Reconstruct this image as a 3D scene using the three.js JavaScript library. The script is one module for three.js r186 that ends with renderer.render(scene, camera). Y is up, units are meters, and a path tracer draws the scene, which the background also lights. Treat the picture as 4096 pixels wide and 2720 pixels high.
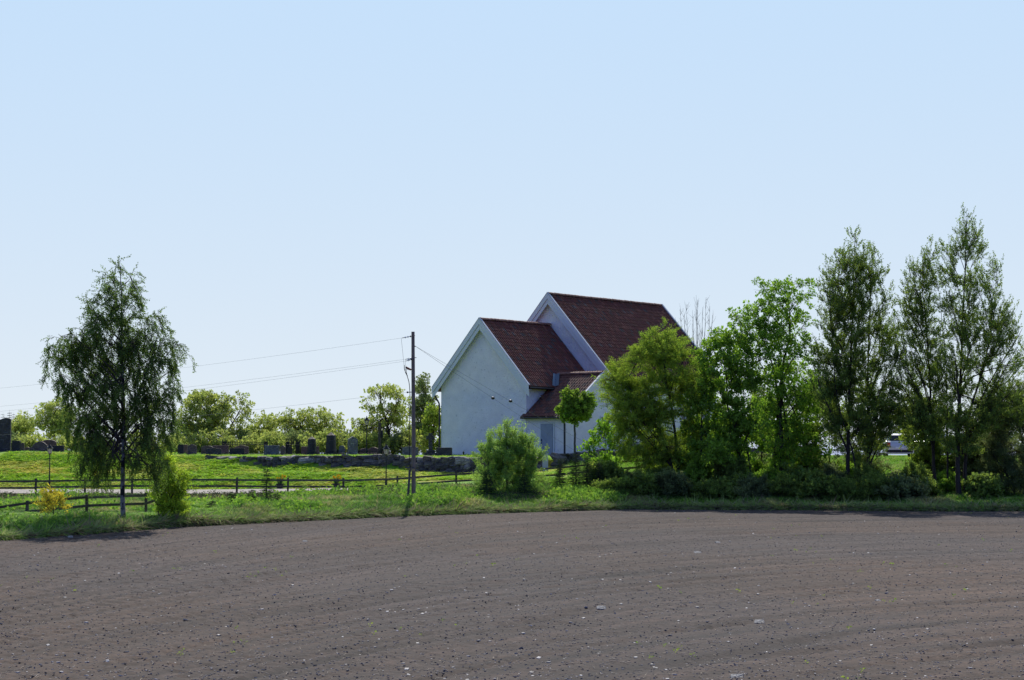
import * as THREE from 'three';
import { mergeGeometries, mergeVertices } from 'three/addons/utils/BufferGeometryUtils.js';

// ---------------------------------------------------------------- camera, sky, sun
const F = 7500, EYE = 2.7, PITCH = Math.atan(450 / F);          // focal length and horizon in photograph pixels (4096 x 2720)
const scene = new THREE.Scene();
const camera = new THREE.PerspectiveCamera(2 * Math.atan(1360 / F) * 180 / Math.PI, 4096 / 2720, 0.5, 6000);
camera.position.set(0, EYE, 0);
camera.lookAt(0, EYE + Math.tan(PITCH) * 100, -100);
const renderer = new THREE.WebGLRenderer({ antialias: true });
renderer.setSize(1024, 680);
renderer.toneMapping = THREE.LinearToneMapping;
renderer.toneMappingExposure = 1;
renderer.shadowMap.enabled = true;
const SUN_EL = 42 * Math.PI / 180;
const sunDir = new THREE.Vector3(0, Math.sin(SUN_EL), -Math.cos(SUN_EL));
{
  const W = 512, Hh = 256, data = new Float32Array(W * Hh * 4);
  const ss = (a, b, x) => { const t = Math.min(1, Math.max(0, (x - a) / (b - a))); return t * t * (3 - 2 * t); };
  for (let j = 0; j < Hh; j++) for (let i = 0; i < W; i++) {
    const el = ((j + 0.5) / Hh - 0.5) * Math.PI, az = ((i + 0.5) / W - 0.5) * 2 * Math.PI;
    const x = Math.cos(el) * Math.cos(az), y = Math.sin(el), z = Math.cos(el) * Math.sin(az);
    const g = Math.acos(Math.min(1, x * sunDir.x + y * sunDir.y + z * sunDir.z)) * 180 / Math.PI;
    const e = Math.max(0, el * 180 / Math.PI);
    const t = Math.exp(-e / 11.5);
    const high = 1 - 0.7 * ss(14, 65, e);
    const away = ss(44, 120, g), glow = 0.7 * Math.exp(-g * g / 180);
    const blue = [0.465, 0.695, 0.985], haze = [0.79, 0.855, 0.905], far = [0.22, 0.29, 0.82];
    for (let c = 0; c < 3; c++) {
      let v = blue[c] * (1 - t) * high + haze[c] * t;
      v *= 1 - away * (1 - far[c]);
      data[(j * W + i) * 4 + c] = v + glow * [1, 0.97, 0.9][c];
    }
    data[(j * W + i) * 4 + 3] = 1;
  }
  const sky = new THREE.DataTexture(data, W, Hh, THREE.RGBAFormat, THREE.FloatType);
  sky.mapping = THREE.EquirectangularReflectionMapping;
  sky.magFilter = THREE.LinearFilter; sky.minFilter = THREE.LinearFilter; sky.needsUpdate = true;
  scene.background = sky; scene.environment = sky;
}
const sun = new THREE.DirectionalLight(new THREE.Color(1, 0.94, 0.85), 4.8);
sun.position.set(0, 0, -100).addScaledVector(sunDir, 160); sun.target.position.set(0, 0, -100);
sun.castShadow = true; sun.shadow.mapSize.set(4096, 4096);
Object.assign(sun.shadow.camera, { left: -70, right: 70, top: 80, bottom: -80, near: 1, far: 420 });
scene.add(sun, sun.target);

// ---------------------------------------------------------------- helpers
const V = (x, y, z) => new THREE.Vector3(x, y, z);
function rngOf(a) { return () => { a |= 0; a = a + 0x6D2B79F5 | 0; let t = Math.imul(a ^ a >>> 15, 1 | a); t = t + Math.imul(t ^ t >>> 7, 61 | t) ^ t; return ((t ^ t >>> 14) >>> 0) / 4294967296; }; }
const R = rngOf(20240511);
const gaussOf = (r) => () => (r() + r() + r() + r() - 2) * 0.87;
const lerp = (a, b, t) => a + (b - a) * t, clamp = (x, a, b) => Math.min(b, Math.max(a, x));
const smooth = (a, b, x) => { const t = clamp((x - a) / (b - a), 0, 1); return t * t * (3 - 2 * t); };
const table = (t, x) => { if (x <= t[0][0]) return t[0][1]; for (let i = 1; i < t.length; i++) if (x <= t[i][0]) return lerp(t[i - 1][1], t[i][1], (x - t[i - 1][0]) / (t[i][0] - t[i - 1][0])); return t[t.length - 1][1]; };
function hash(i, j) { let h = Math.imul(i, 374761393) + Math.imul(j, 668265263) | 0; h = Math.imul(h ^ h >>> 13, 1274126177); return ((h ^ h >>> 16) >>> 0) / 4294967296; }
function noise(x, y, per = 0) {
  const i = Math.floor(x), j = Math.floor(y), u = x - i, v = y - j, a = u * u * (3 - 2 * u), b = v * v * (3 - 2 * v);
  const m = per ? (k) => ((k % per) + per) % per : (k) => k;
  return lerp(lerp(hash(m(i), m(j)), hash(m(i + 1), m(j)), a), lerp(hash(m(i), m(j + 1)), hash(m(i + 1), m(j + 1)), a), b);
}
function fbm(x, y, n = 4, per = 0) { let s = 0, w = 0.5, f = 1; for (let k = 0; k < n; k++) { s += w * noise(x * f + k * 17 * (per ? 0 : 1), y * f, per * f); w *= 0.5; f *= 2; } return s / (1 - Math.pow(0.5, n)); }
// a place in the world, from where it stands in the photograph and how far away it is
const cp = Math.cos(PITCH), sp = Math.sin(PITCH);
function P(px, py, d) {
  const a = (px - 2048) / F, b = (1360 - py) / F;
  const fz = cp - b * sp, s = d / fz;
  return V(a * s, EYE + (sp + b * cp) * s, -d);
}
const PX = (px, d) => P(px, 1850, d).x;

const taken = {};
function numbered(n) { if (!(n in taken)) { taken[n] = 0; return n; } taken[n]++; return n + '_' + String(taken[n]).padStart(3, '0'); }
function shade(o) { o.castShadow = true; o.receiveShadow = true; return o; }
function thing(name, label, category, pos = [0, 0, 0], turn = 0, group) {
  const o = new THREE.Group(); o.name = numbered(name); o.position.set(...pos); o.rotation.y = turn;
  o.userData = { label, category }; if (group) o.userData.group = group; scene.add(o); return o;
}
function part(name, geo, mat, parent, kind) { const m = shade(new THREE.Mesh(geo, mat)); m.name = name; if (kind) m.userData.kind = kind; parent.add(m); return m; }
function single(name, geo, mat, label, category, pos = [0, 0, 0], group) {
  const m = shade(new THREE.Mesh(geo, mat)); m.name = numbered(name); m.position.set(...pos); m.userData = { label, category }; if (group) m.userData.group = group; scene.add(m); return m;
}
function structure(name, geo, mat, label, category) { const m = shade(new THREE.Mesh(geo, mat)); m.name = numbered(name); m.userData = { kind: 'structure', label, category }; scene.add(m); return m; }
const lin = (r, g, b) => new THREE.Color().setRGB(r, g, b);
function std(r, g, b, rough = 0.85, extra = {}) { return new THREE.MeshStandardMaterial({ color: lin(r, g, b), roughness: rough, ...extra }); }
function leafMat(r, g, b, through = 0.5, extra = {}) { return new THREE.MeshPhysicalMaterial({ color: lin(r, g, b), roughness: 0.95, transmission: through, thickness: 0, side: THREE.DoubleSide, specularIntensity: 0.25, ...extra }); }
// tiling texture of grain; f returns [r,g,b] in 0..1 (sRGB) from noise coordinates
function tex(size, f, srgb = true, repeat = 1) {
  const a = new Uint8Array(size * size * 4);
  for (let j = 0; j < size; j++) for (let i = 0; i < size; i++) { const c = f(i / size, j / size), k = (j * size + i) * 4; a[k] = clamp(c[0], 0, 1) * 255; a[k + 1] = clamp(c[1], 0, 1) * 255; a[k + 2] = clamp(c[2], 0, 1) * 255; a[k + 3] = 255; }
  const t = new THREE.DataTexture(a, size, size); t.wrapS = t.wrapT = THREE.RepeatWrapping; t.magFilter = THREE.LinearFilter; t.minFilter = THREE.LinearMipmapLinearFilter; t.generateMipmaps = true;
  if (srgb) t.colorSpace = THREE.SRGBColorSpace; t.repeat.set(repeat, repeat); t.needsUpdate = true; return t;
}
class GB {                                                       // collects triangles for one mesh
  constructor() { this.p = []; this.n = []; this.u = []; this.i = []; this.c = []; }
  tube(pts, radii, sides = 6, cap = true) {
    const N = pts.length, base = this.p.length / 3; let ref = V(0, 0, 1), len = 0;
    for (let k = 0; k < N; k++) {
      const t = pts[Math.min(k + 1, N - 1)].clone().sub(pts[Math.max(k - 1, 0)]).normalize();
      let a = ref.clone().addScaledVector(t, -ref.dot(t)); if (a.lengthSq() < 1e-4) a = Math.abs(t.x) < 0.9 ? V(1, 0, 0).addScaledVector(t, -t.x) : V(0, 1, 0).addScaledVector(t, -t.y);
      a.normalize(); ref = a; const b = t.clone().cross(a), r = Array.isArray(radii) ? radii[k] : radii;
      if (k) len += pts[k].distanceTo(pts[k - 1]);
      for (let s = 0; s <= sides; s++) {
        const an = s / sides * Math.PI * 2, c = Math.cos(an), q = Math.sin(an), nx = a.x * c + b.x * q, ny = a.y * c + b.y * q, nz = a.z * c + b.z * q;
        this.p.push(pts[k].x + nx * r, pts[k].y + ny * r, pts[k].z + nz * r); this.n.push(nx, ny, nz); this.u.push(an * 0.12, len);
      }
    }
    for (let k = 0; k < N - 1; k++) for (let s = 0; s < sides; s++) { const q = base + k * (sides + 1) + s; this.i.push(q, q + 1, q + sides + 1, q + 1, q + sides + 2, q + sides + 1); }
    if (cap) { const last = base + (N - 1) * (sides + 1), c = this.p.length / 3, e = pts[N - 1], t = e.clone().sub(pts[N - 2]).normalize(); this.p.push(e.x, e.y, e.z); this.n.push(t.x, t.y, t.z); this.u.push(0, len); for (let s = 0; s < sides; s++) this.i.push(last + s, last + s + 1, c); }
    return this;
  }
  quad(a, b, c, d, uv) { const n = b.clone().sub(a).cross(d.clone().sub(a)).normalize(), k = this.p.length / 3; for (const v of [a, b, c, d]) { this.p.push(v.x, v.y, v.z); this.n.push(n.x, n.y, n.z); } (uv || [[0, 0], [1, 0], [1, 1], [0, 1]]).forEach((w) => this.u.push(...w)); this.i.push(k, k + 1, k + 2, k, k + 2, k + 3); return this; }
  geo() { const g = new THREE.BufferGeometry(); g.setAttribute('position', new THREE.Float32BufferAttribute(this.p, 3)); g.setAttribute('normal', new THREE.Float32BufferAttribute(this.n, 3)); g.setAttribute('uv', new THREE.Float32BufferAttribute(this.u, 2)); if (this.c.length) g.setAttribute('color', new THREE.Float32BufferAttribute(this.c, 3)); g.setIndex(this.i); return g; }
}
// box with worn (chamfered) edges
const boxes = {};
function box(w, h, d, b = 0.012) {
  const key = [w, h, d, b].map((q) => q.toFixed(3)).join(); if (boxes[key]) return boxes[key];
  b = Math.min(b, w / 3, h / 3, d / 3);
  const s = new THREE.Shape(); const x = w / 2 - b, y = h / 2 - b; s.moveTo(-x, -y); s.lineTo(x, -y); s.lineTo(x, y); s.lineTo(-x, y);
  const g = new THREE.ExtrudeGeometry(s, { depth: d - 2 * b, bevelEnabled: true, bevelThickness: b, bevelSize: b, bevelSegments: 1, steps: 1 }); g.translate(0, 0, -d / 2 + b); return boxes[key] = g;
}
function prism(pts, depth, bevel = 0) { const s = new THREE.Shape(pts.map(([x, y]) => new THREE.Vector2(x, y))); const g = new THREE.ExtrudeGeometry(s, { depth: depth - 2 * bevel, bevelEnabled: bevel > 0, bevelThickness: bevel, bevelSize: bevel, bevelOffset: -bevel, bevelSegments: 1, steps: 1 }); g.translate(0, 0, bevel); return g; }
function instanced(name, geo, mat, mats, cols, parent) {
  const m = new THREE.InstancedMesh(geo, mat, mats.length); mats.forEach((q, i) => m.setMatrixAt(i, q)); if (cols) cols.forEach((c, i) => m.setColorAt(i, c));
  shade(m); m.name = parent === scene ? numbered(name) : name; m.userData.kind = 'stuff'; parent.add(m); return m;
}
const _q = new THREE.Quaternion(), _e = new THREE.Euler(), _s = V(1, 1, 1);
function pose(x, y, z, rx, ry, rz, s) { const m = new THREE.Matrix4(); _q.setFromEuler(_e.set(rx, ry, rz)); if (Array.isArray(s)) _s.set(...s); else _s.set(s, s, s); return m.compose(V(x, y, z), _q, _s); }

// ---------------------------------------------------------------- terrain
const edgeTable = [[-60, 46], [-26, 51], [-15.8, 58], [-12.4, 69], [-4.4, 81], [5.7, 90.6], [17, 88], [23.6, 86.5], [60, 82]];
const edge = (x) => table(edgeTable, x) + 0.5 * (fbm(x * 0.35, 3.3, 3) - 0.5) + 0.25 * (noise(x * 2.3, 9.1) - 0.5);
const cols = [
  [-60, [[3, .3], [24, .38], [41, .36], [46.5, .6], [52, .64], [57, 1.5], [62.5, 2.6], [64, 2.8], [73, 2.9], [100, 2.6]], 52],
  [-40, [[56, .3], [75, .38], [93, .3], [98.5, .46], [103.3, .68], [109, 1.6], [114.5, 2.65], [116, 2.8], [125, 2.9], [150, 2.6]]],
  [-24, [[58, .3], [75, .38], [93, .3], [98.5, .46], [103.3, .68], [109, 1.6], [114, 2.5], [115.6, 2.66], [125, 2.7], [150, 2.5]]],
  [-18.5, [[62, .3], [76, .38], [93, .3], [98.5, .46], [103.3, .68], [108.5, 1.55], [113.2, 2.3], [114.1, 2.47], [125, 2.55], [150, 2.5]]],
  [-14, [[69, .3], [78, .38], [93, .32], [98.5, .48], [103.3, .7], [108, 1.5], [111.6, 1.88], [112.2, 2.45], [125, 2.5], [150, 2.5]]],
  [-9, [[78, .3], [83, .4], [93, .42], [98.5, .56], [103.3, .76], [107, 1.5], [110, 1.8], [110.6, 2.46], [125, 2.5], [150, 2.5]]],
  [-4.5, [[83.5, .34], [86, .5], [93, .7], [99.5, .92], [103, 1.15], [106, 1.42], [109, 1.58], [109.6, 2.38], [125, 2.5], [150, 2.5]]],
  [0, [[88, .34], [91, .62], [95, .85], [100.5, 1.2], [103, 1.35], [106, 1.48], [108.5, 1.55], [109.1, 2.42], [125, 2.5], [150, 2.5]]],
  [5, [[92.3, .33], [94, .55], [97, .95], [101, 1.5], [104, 1.75], [107, 1.98], [110, 2.2], [110.8, 2.3], [125, 2.5], [150, 2.5]]],
  [12, [[91.5, .3], [94, .5], [98, .95], [102, 1.5], [105, 1.9], [108, 2.2], [111, 2.33], [117, 2.37], [125, 2.45], [150, 2.5]]],
  [60, [[86, .3], [92, .5], [97, .95], [101, 1.5], [105, 1.9], [108, 2.2], [111, 2.33], [117, 2.37], [125, 2.45], [150, 2.5]]],
];
cols[0][1] = cols[1][1].map(([d, y]) => [d - 2, y]);
function colH(c, e, d) { const k = c[1]; if (d <= e) return 0.1; if (d <= k[0][0]) return lerp(0.1, k[0][1], clamp((d - e) / Math.max(0.5, k[0][0] - e), 0, 1)); return table(k, d); }
function H(x, d) {
  const e = edge(x); if (d < e) return -0.3 * smooth(0, 0.35, e - d) + 0.1 * (1 - smooth(0, 0.35, e - d));
  let i = 1; while (i < cols.length - 1 && x > cols[i][0]) i++;
  const t = clamp((x - cols[i - 1][0]) / (cols[i][0] - cols[i - 1][0]), 0, 1);
  let y = lerp(colH(cols[i - 1], e, d), colH(cols[i], e, d), t * t * (3 - 2 * t));
  if (d > 150) y -= Math.min(6, (d - 150) * 0.02);
  const rough = smooth(e, e + 4, d) * (1 - smooth(97, 100, d)) * 0.14 + smooth(103, 105, d) * (1 - smooth(110, 113, d)) * 0.12 + 0.03;
  return y + rough * (fbm(x * 0.55 + 40, d * 0.55, 3) - 0.5) * 2;
}
const soilGrain = tex(512, (u, v) => { const a = fbm(u * 40, v * 40, 4, 40), b = noise(u * 128, v * 128, 128), c = noise(u * 9, v * 9, 9), k = 0.41 + 0.22 * (a - 0.5) + 0.1 * (b - 0.5) + 0.05 * (c - 0.5); return [k * 1.05, k * 0.985, k * 0.965]; });
const soilBump = tex(512, (u, v) => { const k = 0.6 * fbm(u * 40, v * 40, 4, 40) + 0.4 * noise(u * 128, v * 128, 128); return [k, k, k]; }, false);
const turfGrain = tex(512, (u, v) => { const a = fbm(u * 24, v * 24, 5, 24), b = noise(u * 120, v * 120, 120), w = smooth(0.45, 0.62, fbm(u * 6, v * 6, 3, 6)); const g = 0.30 + 0.22 * a + 0.12 * b; return [lerp(g * 0.85, g * 1.22, w), g * 1.08, lerp(g * 0.42, g * 0.62, w)]; });
{
  const xs = [], ds = [];
  for (const x of [-3000, -1500, -700, -350, -180, -110, -80, -65, -55, -48]) xs.push(x);
  for (let x = -42; x <= 42; x += 0.3) xs.push(x);
  for (const x of [46, 52, 60, 75, 100, 160, 320, 700, 1500, 3000]) xs.push(x);
  for (const d of [-600, -200, -60, 0, 20, 35, 42, 46]) ds.push(d);
  for (let d = 48; d < 126; d += 0.28) ds.push(d);
  for (const d of [127, 129, 132, 136, 140, 145, 150, 160, 175, 200, 260, 400, 700, 1200, 2000, 4000]) ds.push(d);
  const pos = [], uv = [], idx = [], col = [];
  for (const d of ds) for (const x of xs) {
    pos.push(x, H(x, d), -d); uv.push(x / 6, d / 6);
    const n = fbm(x * 0.22 + 7, d * 0.22, 4), bank = smooth(88, 91, d) * (1 - smooth(98, 99.5, d)) * (1 - smooth(-8, -2, x));
    const dry = smooth(0.44, 0.62, n), c = [lerp(1.0, 1.7, dry), lerp(1.3, 1.5, dry), lerp(0.33, 0.52, dry)];
    const lipE = edge(x), lip = smooth(lipE - 0.8, lipE - 0.3, d) * (1 - smooth(lipE + 0.25, lipE + 0.75, d)), brown = [0.52, 0.36, 0.5]; for (let k = 0; k < 3; k++) col.push(lerp(c[k], brown[k], Math.max(bank * 0.9, lip)));
  }
  const nx = xs.length; for (let j = 0; j < ds.length - 1; j++) for (let i = 0; i < nx - 1; i++) { const a = j * nx + i; idx.push(a, a + 1, a + nx, a + 1, a + nx + 1, a + nx); }
  const g = new THREE.BufferGeometry(); g.setAttribute('position', new THREE.Float32BufferAttribute(pos, 3)); g.setAttribute('uv', new THREE.Float32BufferAttribute(uv, 2)); g.setAttribute('color', new THREE.Float32BufferAttribute(col, 3)); g.setIndex(idx); g.computeVertexNormals();
  structure('ground', g, new THREE.MeshStandardMaterial({ map: turfGrain, vertexColors: true, roughness: 1, bumpMap: soilBump, bumpScale: 0.015 }), 'grassy ground rising from the field to the churchyard', 'ground');
}
// the ploughed field, with drill rows that bend round towards the right
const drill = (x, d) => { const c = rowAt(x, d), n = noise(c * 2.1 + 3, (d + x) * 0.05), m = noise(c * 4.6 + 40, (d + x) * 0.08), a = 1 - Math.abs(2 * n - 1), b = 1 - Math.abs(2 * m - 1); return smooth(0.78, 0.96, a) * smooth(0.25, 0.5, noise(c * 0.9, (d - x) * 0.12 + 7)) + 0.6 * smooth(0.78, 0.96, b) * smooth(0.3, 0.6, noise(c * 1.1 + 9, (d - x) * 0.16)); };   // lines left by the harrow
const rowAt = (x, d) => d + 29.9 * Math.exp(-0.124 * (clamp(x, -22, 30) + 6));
function soilY(x, d) {
  const c = rowAt(x, d), al = d * 0.11 + x * 0.13;
  const streak = 0.5 * noise(c * 0.9, al) + 0.3 * noise(c * 2.1, al * 1.7) + 0.2 * noise(c * 4.3, al * 3);
  const rut = Math.pow(noise(c * 0.9 + 5, al * 0.35), 3) * 0.03;
  return 0.07 * (fbm(x * 0.07 + 3, d * 0.06, 2) - 0.5) + 0.03 * (streak - 0.5) - rut * 0.7 - 0.045 * drill(x, d) + 0.016 * (fbm(x * 3.1, d * 3.1, 2) - 0.5);
}
{
  const xs = []; for (const x of [-300, -120, -70, -50, -40, -34, -30]) xs.push(x); for (let x = -27; x <= 29; x += 0.12) xs.push(x); for (const x of [31, 35, 42, 55, 80, 130, 300]) xs.push(x);
  const rows = []; for (const d of [-120, -40, -10, 0, 8, 13]) rows.push([d, -1]); for (let t = 0; t <= 1.0001; t += 1 / 440) rows.push([0, t]);
  const pos = [], uv = [], idx = [], col = [];
  for (const [d0, t] of rows) for (const x of xs) {
    const d = t < 0 ? d0 : 15 + (edge(x) + 0.22 - 15) * Math.pow(t, 1.15), e = edge(x);
    pos.push(x, soilY(x, d) - 0.05 * smooth(e - 0.2, e + 0.2, d), -d); uv.push(x / 3.1, d / 3.1);
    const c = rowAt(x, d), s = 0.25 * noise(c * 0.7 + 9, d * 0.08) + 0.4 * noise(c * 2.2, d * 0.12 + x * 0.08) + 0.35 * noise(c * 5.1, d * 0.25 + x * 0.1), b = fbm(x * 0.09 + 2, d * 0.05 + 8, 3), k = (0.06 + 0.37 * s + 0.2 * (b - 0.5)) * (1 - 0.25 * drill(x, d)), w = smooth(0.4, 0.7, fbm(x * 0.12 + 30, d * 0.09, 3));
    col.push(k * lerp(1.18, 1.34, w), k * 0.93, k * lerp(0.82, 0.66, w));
  }
  const nx = xs.length; for (let j = 0; j < rows.length - 1; j++) for (let i = 0; i < nx - 1; i++) { const a = j * nx + i; idx.push(a, a + 1, a + nx, a + 1, a + nx + 1, a + nx); }
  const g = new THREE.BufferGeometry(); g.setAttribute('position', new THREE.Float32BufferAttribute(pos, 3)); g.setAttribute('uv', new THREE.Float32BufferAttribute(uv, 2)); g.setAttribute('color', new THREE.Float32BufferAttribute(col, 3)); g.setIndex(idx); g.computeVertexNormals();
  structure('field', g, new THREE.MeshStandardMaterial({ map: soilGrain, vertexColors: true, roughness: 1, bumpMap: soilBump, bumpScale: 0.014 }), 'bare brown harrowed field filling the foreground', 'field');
}
function ribbon(inner, outer, lift, n, m = 6) {                   // sheet lying on the ground between two lines of [x,d]
  const pos = [], uv = [], idx = [];
  for (let i = 0; i <= n; i++) { const a = inner(i / n), b = outer(i / n); for (let j = 0; j <= m; j++) { const x = lerp(a[0], b[0], j / m), d = lerp(a[1], b[1], j / m); pos.push(x, H(x, d) + lift, -d); uv.push(x / 3, d / 3); } }
  for (let i = 0; i < n; i++) for (let j = 0; j < m; j++) { const a = i * (m + 1) + j; idx.push(a, a + m + 1, a + 1, a + 1, a + m + 1, a + m + 2); }
  const g = new THREE.BufferGeometry(); g.setAttribute('position', new THREE.Float32BufferAttribute(pos, 3)); g.setAttribute('uv', new THREE.Float32BufferAttribute(uv, 2)); g.setIndex(idx); g.computeVertexNormals(); return g;
}
const gravelTex = tex(256, (u, v) => { const k = 0.62 + 0.2 * (fbm(u * 40, v * 40, 3, 40) - 0.5) + 0.16 * (noise(u * 120, v * 120, 120) - 0.5); return [k * 1.04, k * 0.985, k * 0.93]; });
const gravel = new THREE.MeshStandardMaterial({ map: gravelTex, roughness: 1, bumpMap: soilBump, bumpScale: 0.012 });
structure('gravel_path', ribbon((t) => [lerp(-48, -8.6, t), 99.4 + 0.3 * noise(t * 30, 1)], (t) => [lerp(-48, -8.6, t), lerp(103.2, 102.6, t) + 0.3 * noise(t * 30, 4)], 0.03, 220), gravel, 'pale gravel path behind the wooden fence', 'path');
structure('gravel_road', ribbon((t) => [lerp(6.4, 46, t), 111.6 + 0.2 * noise(t * 40, 2)], (t) => [lerp(6.4, 46, t), 116.4 + 0.2 * noise(t * 40, 6)], 0.035, 200), gravel, 'pale gravel road by the church, behind the trees', 'road');

// ---------------------------------------------------------------- church
const plasterTex = tex(512, (u, v) => { const a = fbm(u * 10, v * 10, 5, 10), b = noise(u * 90, v * 90, 90), s = smooth(0.74, 0.84, fbm(u * 24, v * 24, 3, 24)); const big = fbm(u * 3, v * 3, 3, 3), k = 0.9 + 0.07 * (a - 0.5) + 0.045 * (big - 0.5) + 0.03 * (b - 0.5) - 0.09 * s; return [k * (1 + 0.03 * (big - 0.5)), k * 0.985, k * (0.985 - 0.06 * (big - 0.5))]; });
const plasterBump = tex(512, (u, v) => { const k = 0.6 * fbm(u * 14, v * 14, 4, 14) + 0.4 * noise(u * 80, v * 80, 80); return [k, k, k]; }, false);
plasterTex.repeat.set(0.25, 0.25); plasterBump.repeat.set(0.25, 0.25);
const M = {
  plaster: new THREE.MeshStandardMaterial({ map: plasterTex, roughness: 0.95, bumpMap: plasterBump, bumpScale: 0.02 }),
  whiteWood: std(0.66, 0.68, 0.7, 0.6), tile: new THREE.MeshStandardMaterial({ color: lin(1, 1, 1), vertexColors: true, roughness: 0.75 }),
  underRoof: std(0.1, 0.06, 0.045, 0.9), gutter: std(0.03, 0.028, 0.03, 0.45, { metalness: 0.3 }), lead: std(0.16, 0.22, 0.3, 0.5, { metalness: 0.5 }),
  door: std(0.3, 0.34, 0.4, 0.6), glass: std(0.02, 0.025, 0.03, 0.08), iron: std(0.012, 0.012, 0.013, 0.5, { metalness: 0.4 }),
};
const ridgeMats = [std(0.24, 0.105, 0.075, 0.75), std(0.2, 0.09, 0.065, 0.75), std(0.27, 0.13, 0.095, 0.75)];
const tileMats = [std(0.15, 0.052, 0.035, 0.72), std(0.125, 0.045, 0.03, 0.72), std(0.19, 0.07, 0.046, 0.72), std(0.09, 0.052, 0.042, 0.75)];
const TW = 0.215, TL = 0.345;
// one S-shaped clay tile; s runs along the eaves, t up the slope, n away from the roof
function tileProfile() { const a = []; for (let k = 0; k <= 7; k++) { const s = k / 7; a.push([s * TW, 0.012 + 0.042 * Math.pow(Math.max(0, Math.sin(Math.PI * Math.min(1, s / 0.62))), 1.3) - 0.006 * Math.sin(Math.PI * Math.max(0, (s - 0.62) / 0.38))]); } return a; }
const prof = tileProfile();
function tileGeo() {                                              // in its own axes: x along the eaves, y up the slope, z out
  const g = new GB();
  for (let k = 0; k < prof.length - 1; k++) {
    const [a, n] = prof[k], [b, m] = prof[k + 1];
    g.quad(V(a, 0, n + 0.024), V(b, 0, m + 0.024), V(b, TL + 0.03, m), V(a, TL + 0.03, n));
    g.quad(V(a, 0, n - 0.006), V(b, 0, m - 0.006), V(b, 0, m + 0.024), V(a, 0, n + 0.024));
  }
  return g.geo();
}
const oneTile = tileGeo();
function basis(o, s, t, n) { return new THREE.Matrix4().makeBasis(s, t, n).setPosition(o); }
const rt = rngOf(77);
function tileTint() { const k = rt(); return k < 0.07 ? [0.085, 0.055, 0.045] : k < 0.09 ? [0.14, 0.1, 0.08] : k < 0.24 ? [0.22, 0.075, 0.045] : [0.125 + 0.045 * rt(), 0.036 + 0.012 * rt(), 0.022 + 0.008 * rt()]; }
// a whole slope joined into one part; skip(sx, ty) leaves tiles out
function tileSlope(parent, name, origin, s, t, n, width, height, skip) {
  const base = oneTile, bp = base.attributes.position, bi = base.index, g = new GB(), q = V(0, 0, 0), nn = V(0, 0, 0);
  const nr = Math.ceil(height / TL), nc = Math.floor(width / TW), bn = base.attributes.normal;
  for (let r = 0; r < nr; r++) for (let c = 0; c < nc; c++) {
    if (skip && skip(c * TW, r * TL)) continue;
    const m = basis(origin.clone().addScaledVector(s, c * TW).addScaledVector(t, r * TL + 0.008 * (rt() - 0.5)).addScaledVector(n, 0.012 * (rt() - 0.5) + 0.04 * (fbm(c * 0.06 + 5, r * 0.1 + width, 2) - 0.5)), s, t, n), k = g.p.length / 3, tint = tileTint();
    for (let v = 0; v < bp.count; v++) { q.fromBufferAttribute(bp, v).applyMatrix4(m); nn.fromBufferAttribute(bn, v).transformDirection(m); g.p.push(q.x, q.y, q.z); g.n.push(nn.x, nn.y, nn.z); g.u.push(0, 0); g.c.push(...tint); }
    for (let v = 0; v < bi.count; v++) g.i.push(k + bi.array[v]);
  }
  return part(name, g.geo(), M.tile, parent, 'stuff');
}
const ridgeTile = new THREE.CylinderGeometry(0.13, 0.155, 0.42, 10, 1, false, -Math.PI / 2, Math.PI).rotateX(-Math.PI / 2), ridgeTileX = ridgeTile.clone().rotateY(Math.PI / 2);

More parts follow.
